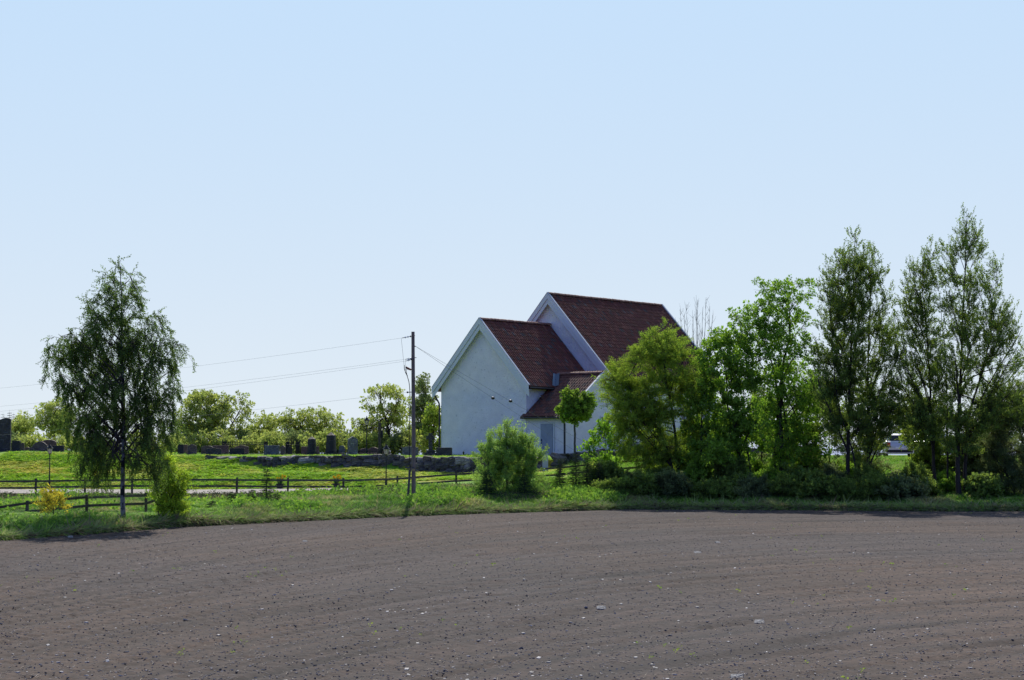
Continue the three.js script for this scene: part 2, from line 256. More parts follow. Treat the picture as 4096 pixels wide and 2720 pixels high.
const CH = thing('church', 'white plastered stone church with red tile roofs', 'church', [-1.93, 2.35, -124.4], -40 * Math.PI / 180);
{
  const K = 1.072, half = 3.73, len = 7.2, nHalf = 5.0, nLen = 13.0, cTop = 9.15, nTop = 11.3;
  const cosp = Math.cos(Math.atan(K)), sinp = Math.sin(Math.atan(K));
  const uvw = (g) => { const p = g.attributes.position, n = g.attributes.normal, a = []; for (let i = 0; i < p.count; i++) { const nx = Math.abs(n.getX(i)), nz = Math.abs(n.getZ(i)); a.push(nz > nx ? p.getX(i) : p.getZ(i), p.getY(i)); } g.setAttribute('uv', new THREE.Float32BufferAttribute(a, 2)); return g; };
  const hall = (h, top, l, z0) => { const w = top - 0.28; const g = prism([[-h, -0.5], [h, -0.5], [h, w - K * h], [0, w], [-h, w - K * h]], l); g.translate(0, 0, z0 - l); return uvw(g); };
  part('chancel_wall', hall(half, cTop, len + 0.2, 0), M.plaster, CH);
  part('nave_wall', hall(nHalf, nTop, nLen, -len), M.plaster, CH);
  // roofs
  function roof(name, top, over, z0, z1) {
    const r = new THREE.Group(); r.name = name; CH.add(r);
    const deck = prism([[0, top - 0.03], [over, top - 0.03 - K * over], [over, top - 0.2 - K * over], [0, top - 0.2], [-over, top - 0.2 - K * over], [-over, top - 0.03 - K * over]], z0 - z1); deck.translate(0, 0, z1);
    part('roof_deck', deck, M.underRoof, r);
    const sl = over / cosp;
    tileSlope(r, 'tiles', V(over + 0.03, top - K * (over + 0.03), z0 - 0.04), V(0, 0, -1), V(-cosp, sinp, 0), V(sinp, cosp, 0), z0 - z1 - 0.06, sl);
    tileSlope(r, 'tiles', V(-over - 0.03, top - K * (over + 0.03), z1 + 0.04), V(0, 0, 1), V(cosp, sinp, 0), V(-sinp, cosp, 0), z0 - z1 - 0.06, sl);
    const n = Math.floor((z0 - z1 - 0.1) / 0.37);
    for (let i = 0; i < n; i++) { const m = part('ridge_tile', ridgeTile, ridgeMats[Math.floor(rt() * 3)], r); m.rotation.set(0.05 + 0.02 * (rt() - 0.5), 0.03 * (rt() - 0.5), 0); m.position.set(0.02 * (rt() - 0.5), top + 0.015 + 0.015 * rt() + 0.03 * (noise(i * 0.17, top) - 0.5), z0 - 0.24 - i * 0.37); }
    return r;
  }
  const cRoof = roof('chancel_roof', cTop, 4.19, 0.34, -len + 0.02), nRoof = roof('nave_roof', nTop, 5.55, -len + 0.34, -len - nLen - 0.3);
  // barge boards: an outer board, an inner board set back, and a capping strip that covers the tile edges
  function barge(parent, top, over, z, flip = 1) {
    for (const sx of [-1, 1]) {
      const L = (over + 0.06) / cosp, along = V(sx * cosp, -sinp, 0);
      const board = (w, th, drop, dz, name, mat) => {
        const a0 = V(0, top - drop, 0), pts = [[0, 0], [L * cosp * sx, -L * sinp], [L * cosp * sx, -L * sinp - w / cosp], [0, -w / cosp]].map(([x, y]) => [x, y + a0.y]);
        if (sx < 0) pts.reverse(); const g = prism(pts, th, 0.006); g.translate(0, 0, z + dz); part(name, g, mat, parent);
      };
      board(0.27, 0.04, -0.1, flip > 0 ? 0.03 : -0.07, 'barge_board', M.whiteWood);
      board(0.25, 0.035, 0.288, flip > 0 ? -0.02 : -0.015, 'barge_board', M.whiteWood);
      const cap = box(L + 0.02, 0.03, 0.15, 0.006), c = part('verge_cap', cap, M.whiteWood, parent); c.position.copy(V(0, top + 0.155, z + (flip > 0 ? 0.0 : 0))).addScaledVector(along, L / 2 + (sx > 0 ? 0.012 : 0.012)); c.rotation.z = Math.atan2(along.y, along.x) + (sx < 0 ? Math.PI : 0);
    }
    const soffit = 0.3;
    for (const sx of [-1, 1]) { const pts = [[0, top - 0.23], [sx * over, top - 0.23 - K * over], [sx * over, top - 0.262 - K * over], [0, top - 0.262]]; if (sx < 0) pts.reverse(); const g = prism(pts, soffit); g.translate(0, 0, z - (flip > 0 ? soffit + 0.02 : -0.02)); part('soffit', g, M.whiteWood, parent); }
  }
  barge(cRoof, cTop, 4.19, 0.34); barge(nRoof, nTop, 5.55, -len + 0.34); barge(nRoof, nTop, 5.55, -len - nLen - 0.3, -1);
  // gutters and downpipes
  const pipe = (pts, r, name, mat = M.gutter, parent = CH) => part(name, new GB().tube(new THREE.CatmullRomCurve3(pts.map((p) => V(...p)), false, 'catmullrom', 0.15).getPoints(pts.length * 5), r, 9).geo(), mat, parent);
  const ge = cTop - K * 4.25 - 0.05;
  pipe([[4.27, ge, 0.3], [4.27, ge - 0.03, -2.5]], 0.065, 'gutter'); pipe([[-4.27, ge, 0.3], [-4.27, ge - 0.05, -len]], 0.065, 'gutter');
  pipe([[4.27, ge - 0.03, -2.0], [4.25, ge - 0.3, -2.0], [3.84, ge - 0.62, -1.72], [3.83, ge - 1.0, -1.7], [3.83, 3.62, -1.62]], 0.055, 'downpipe');
  pipe([[3.86, 3.62, -1.62], [3.86, 3.28, -0.9], [3.86, 2.78, -0.18]], 0.06, 'downpipe');
  pipe([[-4.27, ge - 0.03, 0.16], [-4.24, ge - 0.28, 0.14], [-3.86, ge - 0.85, 0.09], [-3.82, ge - 1.15, 0.08], [-3.82, 0.0, 0.08]], 0.055, 'downpipe');
  // vestry, built out from the chancel's side
  const vU = 6.93, vR = 3.58, vTop = 5.5, q = 0.72, vz = -0.03, vLen = 7.12;
  const cosq = Math.cos(Math.atan(q)), sinq = Math.sin(Math.atan(q));
  { const w = vTop - 0.2, g = prism([[0, -0.5], [vLen, -0.5], [vLen, w - q * (vLen - vR)], [vR, w], [0, w - q * vR]], vU - 3.4); g.rotateY(Math.PI / 2); g.translate(3.4, 0, vz); part('vestry_wall', uvw(g), M.plaster, CH); }
  const vRoof = new THREE.Group(); vRoof.name = 'vestry_roof'; CH.add(vRoof);
  { const o = 0.32, g = prism([[-o, vTop - 0.03 - q * (vR + o)], [-o, vTop - 0.16 - q * (vR + o)], [vR, vTop - 0.16], [vLen + o, vTop - 0.16 - q * (vLen - vR + o)], [vLen + o, vTop - 0.03 - q * (vLen - vR + o)], [vR, vTop - 0.03]], vU + 0.3 - 3.45); g.rotateY(Math.PI / 2); g.translate(3.45, 0, vz); part('roof_deck', g, M.underRoof, vRoof); }
  { // front slope of the vestry: the tiles that show largest, each on its own
    const o = 0.36, rows = Math.ceil((vR + o) / cosq / TL), ey = vTop - q * (vR + o);
    const s = V(1, 0, 0), t = V(0, sinq, -cosq), n = V(0, cosq, sinq);
    for (let r = 0; r < rows; r++) {
      const y = ey + r * TL * sinq, u0 = y > cTop - K * 4.25 - 0.15 ? Math.max(3.42, (cTop - y - 0.1) / K) : 3.76;
      for (let u = vU + 0.26 - TW; u > u0 - 0.1; u -= TW) {
        const m = part('roof_tile', oneTile, tileMats[Math.floor(Math.pow(rt(), 1.3) * 4)], vRoof);
        m.matrixAutoUpdate = true; const b = basis(V(u, ey, vz + o).addScaledVector(t, r * TL + 0.01 * (rt() - 0.5)).addScaledVector(n, 0.008 * (rt() - 0.5)), s, t, n); b.decompose(m.position, m.quaternion, m.scale);
      }
    }
    tileSlope(vRoof, 'tiles', V(vU + 0.26, vTop - q * (vLen - vR + o), vz - vLen - o), V(-1, 0, 0), V(0, sinq, cosq), V(0, cosq, -sinq), vU + 0.26 - 4.3, (vLen - vR + o) / cosq);
    for (let i = 0; i < 10; i++) { const m = part('ridge_tile', ridgeTileX, ridgeMats[Math.floor(rt() * 3)], vRoof); m.rotation.set(0, 0, -0.05); m.position.set(vU + 0.06 - i * 0.37, vTop + 0.015 + 0.012 * rt(), vz - vR); if (m.position.x < 3.45) vRoof.remove(m); }
  }
  // vestry gable boards, facing out from the chancel
  for (const sz of [-1, 1]) {
    const run = sz < 0 ? vLen - vR + 0.4 : vR + 0.4, L = run / cosq, dir = V(0, -sinq, sz * cosq);
    const b = part('barge_board', box(0.04, 0.3, L, 0.006), M.whiteWood, vRoof); b.position.set(vU + 0.33, vTop - 0.1, vz - vR).addScaledVector(dir, L / 2); b.rotation.x = sz * Math.atan(q);
    const c = part('verge_cap', box(0.14, 0.03, L, 0.006), M.whiteWood, vRoof); c.position.set(vU + 0.3, vTop + 0.09, vz - vR).addScaledVector(dir, L / 2 + 0.01); c.rotation.x = sz * Math.atan(q);
  }
  { // flashing in the valley between chancel roof and vestry roof
    const g = new GB(), A = V(4.22, cTop - K * 4.22 + 0.09, 0), Bp = V(3.42, cTop - K * 3.42 + 0.09, 0);
    const zA = vz - (A.y - 0.09 - (vTop - q * vR)) / q, zB = vz - vR + 0.12;
    A.z = zA; Bp.z = zB;
    g.quad(A, Bp, Bp.clone().add(V(0.02, 0.05, 0.32)), A.clone().add(V(0.02, 0.05, 0.32)));
    g.quad(A.clone().add(V(0.3, 0.06, 0)), Bp.clone().add(V(0.3, 0.06, 0)), Bp, A);
    part('valley_flashing', g.geo(), new THREE.MeshStandardMaterial({ color: lin(0.16, 0.22, 0.3), roughness: 0.5, metalness: 0.5, side: THREE.DoubleSide }), vRoof);
  }
  { const vent = part('roof_vent', box(0.26, 0.62, 0.26, 0.02), std(0.1, 0.045, 0.035, 0.8), vRoof); vent.position.set(4.16, 3.75, -1.25); part('vent_cap', box(0.32, 0.05, 0.32, 0.01), std(0.1, 0.045, 0.035, 0.8), vent).position.set(0, 0.33, 0); }
  const ve = vTop - q * (vR + 0.42) - 0.03;
  pipe([[3.75, ve, vz + 0.43], [vU + 0.28, ve - 0.02, vz + 0.43]], 0.06, 'gutter');
  pipe([[vU - 0.02, ve - 0.04, vz + 0.4], [vU - 0.02, ve - 0.18, vz + 0.36], [vU + 0.02, ve - 0.4, vz + 0.09], [vU + 0.02, -0.1, vz + 0.09]], 0.065, 'downpipe');
  // door with boards set in a herringbone
  const D = new THREE.Group(); D.name = 'door'; D.position.set(half + 1.74, 0.14, vz); CH.add(D);
  const dw = 1.02, dh = 2.06;
  part('door_leaf', box(dw, dh, 0.05), M.door, D).position.set(0, dh / 2, 0.03);
  const doorTones = [M.door, std(0.32, 0.36, 0.42, 0.6), std(0.27, 0.31, 0.37, 0.6)];
  const clip = (poly, x0, x1, y0, y1) => { const cut = (p, f, ix) => { const o = []; for (let i = 0; i < p.length; i++) { const a = p[i], b = p[(i + 1) % p.length], fa = f(a), fb = f(b); if (fa >= 0) o.push(a); if (fa * fb < 0) { const t = fa / (fa - fb); o.push([lerp(a[0], b[0], t), lerp(a[1], b[1], t)]); } } return o; }; let p = poly; for (const f of [(a) => a[0] - x0, (a) => x1 - a[0], (a) => a[1] - y0, (a) => y1 - a[1]]) { p = cut(p, f); if (!p.length) return p; } return p; };
  for (const sx of [-1, 1]) for (let k = -3; k < 12; k++) {
    const w = 0.2, y = k * w, p = clip([[0, y + 0.006], [sx * 0.6, y + 0.6 + 0.006], [sx * 0.6, y + 0.6 + w - 0.006], [0, y + w - 0.006]].map(([a, b]) => [a, b]), sx < 0 ? -dw / 2 + 0.03 : 0.004, sx < 0 ? -0.004 : dw / 2 - 0.03, 0.03, dh - 0.03);
    if (p.length < 3) continue; if (sx < 0) p.reverse(); const g = prism(p, 0.025); g.translate(0, 0, 0.05); part('plank', g, doorTones[Math.floor(rt() * 3)], D);
  }
  part('handle', box(0.05, 0.14, 0.05), M.iron, D).position.set(-0.41, 1.0, 0.1); part('lock_plate', box(0.05, 0.09, 0.02), M.iron, D).position.set(-0.41, 0.82, 0.085);
  for (const [x, y, w, h] of [[-dw / 2 - 0.05, dh / 2, 0.1, dh + 0.1], [dw / 2 + 0.05, dh / 2, 0.1, dh + 0.1], [0, dh + 0.1, dw, 0.1]]) part('door_frame', box(w, h, 0.07), M.whiteWood, D).position.set(x, y + (w > 0.5 ? -0.05 : 0), 0.03);
  // windows in the vestry gable and the nave
  function windowAt(parentPos, turn, w, h, label) {
    const Wn = new THREE.Group(); Wn.name = 'window'; Wn.position.set(...parentPos); Wn.rotation.y = turn; CH.add(Wn);
    const dark = std(0.05, 0.04, 0.035, 0.6);
    for (const [x, y, a, b] of [[-w / 2, 0, 0.07, h], [w / 2, 0, 0.07, h], [0, h / 2, w + 0.07, 0.07], [0, -h / 2, w + 0.07, 0.07], [0, 0, 0.09, h - 0.07]]) part('frame', box(a, b, 0.08), label ? M.whiteWood : dark, Wn).position.set(x, y, 0.02);
    for (const x of [-w / 4, w / 4]) part('pane', box(w / 2 - 0.08, h - 0.07, 0.02, 0.003), M.glass, Wn).position.set(x, 0, 0.015);
    part('sill', box(w + 0.25, 0.06, 0.16), M.whiteWood, Wn).position.set(0, -h / 2 - 0.07, 0.06);
  }
  windowAt([vU, 1.95, -4.2], Math.PI / 2, 0.95, 1.5, true);
  windowAt([nHalf, 3.2, -len - 4], Math.PI / 2, 1.1, 1.9, true); windowAt([nHalf, 3.2, -len - 9], Math.PI / 2, 1.1, 1.9, true);
}

// ---------------------------------------------------------------- churchyard wall of field stones
const ro = rngOf(4242), go = gaussOf(ro);
function lump(seed, rough = 0.16, sub = 2, square = 0.6) {         // a rounded, uneven stone about 1 across
  let g = new THREE.BoxGeometry(1, 1, 1, sub, sub, sub); g.deleteAttribute('uv'); g.deleteAttribute('normal'); g = mergeVertices(g);
  const r = rngOf(seed), p = g.attributes.position, v = V(0, 0, 0);
  for (let i = 0; i < p.count; i++) { v.fromBufferAttribute(p, i); const s = v.clone().normalize().multiplyScalar(0.56); v.lerp(s, 1 - square); v.multiplyScalar(1 + rough * (r() - 0.5) * 2); p.setXYZ(i, v.x, v.y, v.z); }
  g = g.toNonIndexed(); g.computeVertexNormals(); const uv = []; for (let i = 0; i < g.attributes.position.count; i++) uv.push(g.attributes.position.getX(i) + g.attributes.position.getZ(i), g.attributes.position.getY(i)); g.setAttribute('uv', new THREE.Float32BufferAttribute(uv, 2)); return g;
}
const stoneTex = tex(256, (u, v) => { const a = fbm(u * 8, v * 8, 5, 8), b = noise(u * 60, v * 60, 60), l = smooth(0.6, 0.72, fbm(u * 12 + 0.5, v * 12, 3, 12)); const k = 0.62 + 0.35 * (a - 0.5) + 0.16 * (b - 0.5) + 0.22 * l; return [k, k, k]; });
const stoneBump = tex(256, (u, v) => { const k = fbm(u * 16, v * 16, 4, 16); return [k, k, k]; }, false);
const stoneM = (r, g, b, rough = 0.9) => new THREE.MeshStandardMaterial({ color: lin(r, g, b), map: stoneTex, roughness: rough, bumpMap: stoneBump, bumpScale: 0.02 });
const wallStones = [1, 2, 3, 4, 5, 6, 7].map((k) => lump(k * 31, 0.2, 2, 0.5));
const wallMats = [stoneM(0.3, 0.28, 0.26), stoneM(0.24, 0.23, 0.22), stoneM(0.4, 0.37, 0.35), stoneM(0.3, 0.25, 0.22), stoneM(0.19, 0.175, 0.16), stoneM(0.72, 0.68, 0.64)];
function stoneWall(label, line, thick) {                          // line: [x, depth, foot, top]
  const first = line[0], w = thing('stone_wall', label, 'stone wall', [first[0], first[2], -first[1]]);
  const core = [], L = []; let tot = 0; for (let i = 1; i < line.length; i++) { const q = Math.hypot(line[i][0] - line[i - 1][0], line[i][1] - line[i - 1][1]); L.push(q); tot += q; }
  const at = (s) => { let i = 0; while (i < L.length - 1 && s > L[i]) { s -= L[i]; i++; } const t = clamp(s / L[i], 0, 1); return line[i].map((v, k) => lerp(v, line[i + 1][k], t)).concat([Math.atan2(line[i + 1][1] - line[i][1], line[i + 1][0] - line[i][0])]); };
  const g = new GB(); for (let i = 0; i < line.length - 1; i++) { const a = line[i], b = line[i + 1]; const p = (q, y, b2) => V(q[0] - first[0], y - first[2], -(q[1] + b2) + first[1]); const f = 0.2, k = thick;
    g.quad(p(a, a[2] - 0.15, f), p(b, b[2] - 0.15, f), p(b, b[3] - 0.12, f), p(a, a[3] - 0.12, f)); g.quad(p(a, a[3] - 0.12, f), p(b, b[3] - 0.12, f), p(b, b[3] - 0.12, k), p(a, a[3] - 0.12, k)); }
  part('rubble_core', g.geo(), std(0.035, 0.032, 0.028, 1), w);
  let y0 = 0, row = 0;
  while (y0 < 1.25) {
    const h = 0.2 + 0.13 * ro(); let s = -0.2 * ro();
    while (s < tot) {
      const c = at(s), hgt = c[3] - c[2]; let wd = 0.22 + 0.7 * Math.pow(ro(), 2.5) + 0.14 * ro(); const m = at(s + wd / 2);
      if (y0 < hgt - 0.06) {
        const hh = Math.min(h, hgt - y0) + 0.02, q = part('stone', wallStones[Math.floor(ro() * 7)], wallMats[ro() < 0.1 ? 5 : Math.floor(ro() * 5)], w);
        q.position.set(m[0] - first[0], m[2] - first[2] + y0 + hh / 2 + 0.055 * go(), -m[1] + first[1] - 0.12 + 0.05 * go());
        q.scale.set(wd * 1.12, hh * (1.0 + 0.5 * ro()), 0.36 + 0.2 * ro()); q.rotation.set(0.15 * go(), -m[4] + 0.2 * go(), 0.28 * go());
        if (y0 + h >= hgt - 0.06) { q.scale.z = thick * 0.9 + 0.15 * ro(); q.position.z -= thick * 0.3; }
      }
      s += wd;
    }
    y0 += h; row++;
  }
  return w;
}
const hw = (x, d) => H(x, d);
stoneWall('long dry stone retaining wall of grey boulders below the gravestones', [[-18.4, 113.4, 2.32, 2.5], [-16.6, 112.4, 1.95, 2.42], [-14, 111.4, 1.85, 2.45], [-10.5, 110.3, 1.8, 2.5], [-7.5, 109.6, 1.7, 2.52], [-4.5, 108.8, 1.52, 2.42], [-1.5, 108.5, 1.45, 2.42], [1.6, 108.4, 1.45, 2.46]], 0.55);
stoneWall('short mossy stone wall beside the gate post, right of the church door', [[2.5, 108.6, 1.5, 2.5], [4.0, 109.4, 1.8, 2.62], [5.6, 112.6, 2.15, 2.8]], 0.55);
stoneWall('low stone wall behind the pale road, in front of the nave', [[5.9, 117.6, 2.3, 2.86], [12.5, 118.6, 2.3, 2.95], [19, 118.8, 2.3, 2.85]], 0.5);

// ---------------------------------------------------------------- wooden fences
const woodTex = tex(256, (u, v) => { const k = 0.55 + 0.3 * (fbm(u * 4, v * 60, 3, 4) - 0.5) + 0.25 * (fbm(u * 20, v * 20, 3, 20) - 0.5); return [k, k * 0.97, k * 0.93]; });
const woodMats = [[0.36, 0.3, 0.25], [0.46, 0.41, 0.36], [0.29, 0.24, 0.195], [0.4, 0.35, 0.3]].map((c) => new THREE.MeshStandardMaterial({ color: lin(...c), map: woodTex, roughness: 0.9 }));
const paleBoard = new THREE.MeshStandardMaterial({ color: lin(0.5, 0.5, 0.5), map: woodTex, roughness: 0.85 });
function railFence(label, posts, rails, group) {                  // posts: [px, depth, y of the top]; rails: lists of [px, py, depth]
  const p0 = posts[0], x0 = PX(p0[0], p0[1]), b0 = V(x0, H(x0, p0[1]), -p0[1]);
  const f = thing('wooden_fence', label, 'fence', b0.toArray(), 0, group);
  for (const [px, d, py] of posts) { const top = P(px, py, d), y = H(top.x, d) - 0.25, h = top.y - y, m = part('post', box(0.1, Math.round(h * 20) / 20, 0.1, 0.012), woodMats[Math.floor(ro() * 4)], f); m.position.set(top.x - b0.x, top.y - h / 2 - b0.y, -d - b0.z + 0.02); m.rotation.set(0.03 * go(), 0.2 * go(), 0.025 * go()); }
  for (const r of rails) for (let i = 0; i < r.length - 1; i++) {
    const a = P(...r[i]), b = P(...r[i + 1]), L = a.distanceTo(b), m = part('rail', box(Math.round(L * 20) / 20 + 0.1, 0.098, 0.03, 0.006), r[i][3] || woodMats[Math.floor(ro() * 4)], f);
    m.position.copy(a).lerp(b, 0.5).sub(b0); m.position.z += 0.1 + 0.02 * (i % 2) ; m.position.y += 0.012 * go(); m.rotation.set(0, Math.atan2(-(b.z - a.z), b.x - a.x), Math.asin((b.y - a.y) / L), 'YXZ');
  }
  return f;
}
const fencePx = [-70, 144, 341, 529, 740, 948, 1152, 1374, 1590, 1825, 2040, 2240, 2440, 2600];
const railTop = [[-300, 1927], [0, 1926], [144, 1925], [341, 1922], [529, 1919], [740, 1919], [948, 1920], [1152, 1921], [1374, 1922], [1590, 1915], [1825, 1897], [2040, 1884], [2240, 1871], [2440, 1850], [2600, 1840]];
const fd = (px) => 98.6 + 1.4 * smooth(1300, 2000, px);
railFence('long brown two rail wooden fence beside the gravel path', fencePx.map((px) => [px, fd(px), table(railTop, px) - 11]), [0, 25].map((dy) => fencePx.map((px) => [px, table(railTop, px) + dy + (px > 1500 && dy ? 2 : 0), fd(px)])));
{
  const ps = [-60, 110, 348, 585, 640], tops = [[-60, 2030], [110, 2005], [348, 1981], [585, 1973], [640, 1955]];
  railFence('lower weathered two rail fence around the foot of the birch', ps.slice(0, 4).map((px) => [px, 72, table(tops, px) - 4]), [[0, 9], [33, 0]].map(([dy]) => ps.map((px) => [px, table(tops, px) + 8 + dy, 72])));
}

// ---------------------------------------------------------------- utility pole and wires
const poleTex = tex(256, (u, v) => { const k = 0.6 + 0.35 * (fbm(u * 24, v * 3, 4, 24) - 0.5) + 0.12 * (noise(u * 90, v * 9, 90) - 0.5); return [k * 1.02, k * 0.97, k * 0.93]; });
const poleBase = V(PX(1655, 86), 0, -86); poleBase.y = H(poleBase.x, 86) - 0.1;
const pole = thing('utility_pole', 'tall brown wooden utility pole with insulators left of the church', 'utility pole', poleBase.toArray());
const onPole = (px, py, dz = 0) => P(px, py, 86 + dz).sub(poleBase);
{
  const top = P(1652, 1327, 86).sub(poleBase);
  part('pole', new GB().tube([V(0, -0.4, 0), V(-0.01, top.y * 0.4, 0), V(top.x * 0.8, top.y * 0.8, 0), V(top.x, top.y, 0)], [0.1, 0.092, 0.082, 0.075], 16).geo(), new THREE.MeshStandardMaterial({ color: lin(0.62, 0.52, 0.45), map: poleTex, roughness: 0.9 }), pole);
  part('pole_stub', new GB().tube([V(-0.3, -0.4, 0.1), V(-0.17, onPole(1645, 1878).y, 0.12)], [0.06, 0.055], 10).geo(), new THREE.MeshStandardMaterial({ color: lin(0.3, 0.29, 0.28), map: poleTex, roughness: 0.9 }), pole);
  const steel = std(0.08, 0.08, 0.085, 0.45, { metalness: 0.6 }), porc = std(0.7, 0.74, 0.76, 0.15), red = std(0.26, 0.07, 0.03, 0.4);
  const insul = (a, b) => { part('bracket', new GB().tube([a, b], 0.016, 6).geo(), steel, pole); for (const t of [0.35, 0.55, 0.75]) { const c = part('insulator', new THREE.LatheGeometry([[0.001, -0.03], [0.045, -0.02], [0.05, 0.0], [0.02, 0.02], [0.001, 0.03]].map(([x, y]) => new THREE.Vector2(x, y)), 10), t === 0.35 ? steel : porc, pole); c.position.copy(a).lerp(b, t); c.quaternion.setFromUnitVectors(V(0, 1, 0), b.clone().sub(a).normalize()); } };
  insul(onPole(1660, 1342), onPole(1608, 1352)); insul(onPole(1666, 1430), onPole(1622, 1437)); insul(onPole(1655, 1434, -0.2), onPole(1624, 1444, -0.2));
  part('bracket', new GB().tube([onPole(1646, 1380), onPole(1663, 1386)], 0.025, 6).geo(), steel, pole);
  part('cutout_fuse', new GB().tube([onPole(1645, 1479, 0.15), onPole(1632, 1474, 0.15), onPole(1622, 1467, 0.15)], [0.04, 0.055, 0.03], 8).geo(), red, pole);
  const cv = (pts, r, n) => part(n, new GB().tube(new THREE.CatmullRomCurve3(pts).getPoints(28), r, 6).geo(), M.iron, pole);
  cv([onPole(1617, 1460), onPole(1618, 1477), onPole(1628, 1502), onPole(1636, 1530), onPole(1640, 1580), onPole(1638, 1700), onPole(1638, 1860)], 0.018, 'down_cable');
  cv([onPole(1624, 1469), onPole(1621, 1488), onPole(1629, 1503)], 0.012, 'down_cable'); cv([onPole(1626, 1470), onPole(1626, 1490), onPole(1630, 1504)], 0.012, 'down_cable');
  cv([onPole(1605, 1353), onPole(1610, 1400), onPole(1616, 1460)], 0.006, 'jumper_wire'); cv([onPole(1622, 1438), onPole(1621, 1455), onPole(1624, 1468)], 0.006, 'jumper_wire');
  part('bracket', new GB().tube([onPole(1650, 1568), onPole(1632, 1569)], 0.02, 6).geo(), steel, pole);
  const ball = part('insulator', new THREE.SphereGeometry(0.045, 10, 8), M.iron, pole); ball.position.copy(onPole(1630, 1569));
  part('clamp', new THREE.CylinderGeometry(0.1, 0.1, 0.05, 14), steel, pole).position.copy(V(-0.02, onPole(1650, 1870).y, 0)); part('number_plate', box(0.12, 0.1, 0.01), std(0.4, 0.28, 0.1, 0.5), pole).position.copy(V(-0.01, onPole(1650, 1880).y, 0.1));
}
const wireM = std(0.34, 0.34, 0.35, 0.5, { metalness: 0.5 });
function wire(label, pts, r = 0.0042, group) { const g = new GB().tube(pts.map((p) => p.clone().sub(pts[0])), r, 5).geo(); return single('overhead_wire', g, wireM, label, 'wire', pts[0].toArray(), group); }
for (const [px, py, a, b, label] of [[1606, 1352, 4.0, 2.56, 'topmost overhead wire running left from the pole'], [1622, 1437, 4.25, 2.5, 'upper of the two close overhead wires left of the pole'], [1624, 1444, 4.7, 2.4, 'lower of the two close overhead wires left of the pole'], [1630, 1569, 4.35, 1.55, 'lowest thin overhead wire, passing in front of the oaks']]) {
  const s = P(px, py, 86), pts = []; for (let k = 0; k <= 30; k++) { const t = k / 30; pts.push(V(s.x - 57.5 * t, s.y - a * t + b * t * t, s.z - 64 * t)); } wire(label, pts);
}
function guy(label, a, b, wt) {
  const g = thing('guy_wire', label, 'guy wire', b.toArray()), q = a.clone().sub(b);
  const pts = []; for (let k = 0; k <= 20; k++) { const t = k / 20; pts.push(q.clone().multiplyScalar(1 - t).add(V(0, -0.3 * t * (1 - t), 0))); }
  part('wire', new GB().tube(pts, 0.006, 5).geo(), std(0.12, 0.12, 0.125, 0.6), g); const c = q.clone().multiplyScalar(1 - wt).add(V(0, -0.3 * wt * (1 - wt), 0)); const e = part('egg_insulator', new THREE.SphereGeometry(0.075, 10, 8), std(0.03, 0.022, 0.02, 0.4), g); e.position.copy(c); e.scale.set(1.3, 1, 1);
  part('guy_rod', new GB().tube([V(0, -0.2, 0), q.clone().multiplyScalar(0.1).add(V(0, -0.1, 0))], 0.017, 6).geo(), M.iron, g);
}
{ const a = P(1662, 1385, 86), b1 = V(PX(2365, 111), 0, -111), b2 = V(PX(2460, 113), 0, -113); b1.y = H(b1.x, 110); b2.y = H(b2.x, 112); guy('nearer sloping guy wire with a black insulator before the gable', a, b1, 0.38); guy('farther sloping guy wire with a black insulator before the gable', a, b2, 0.41); }

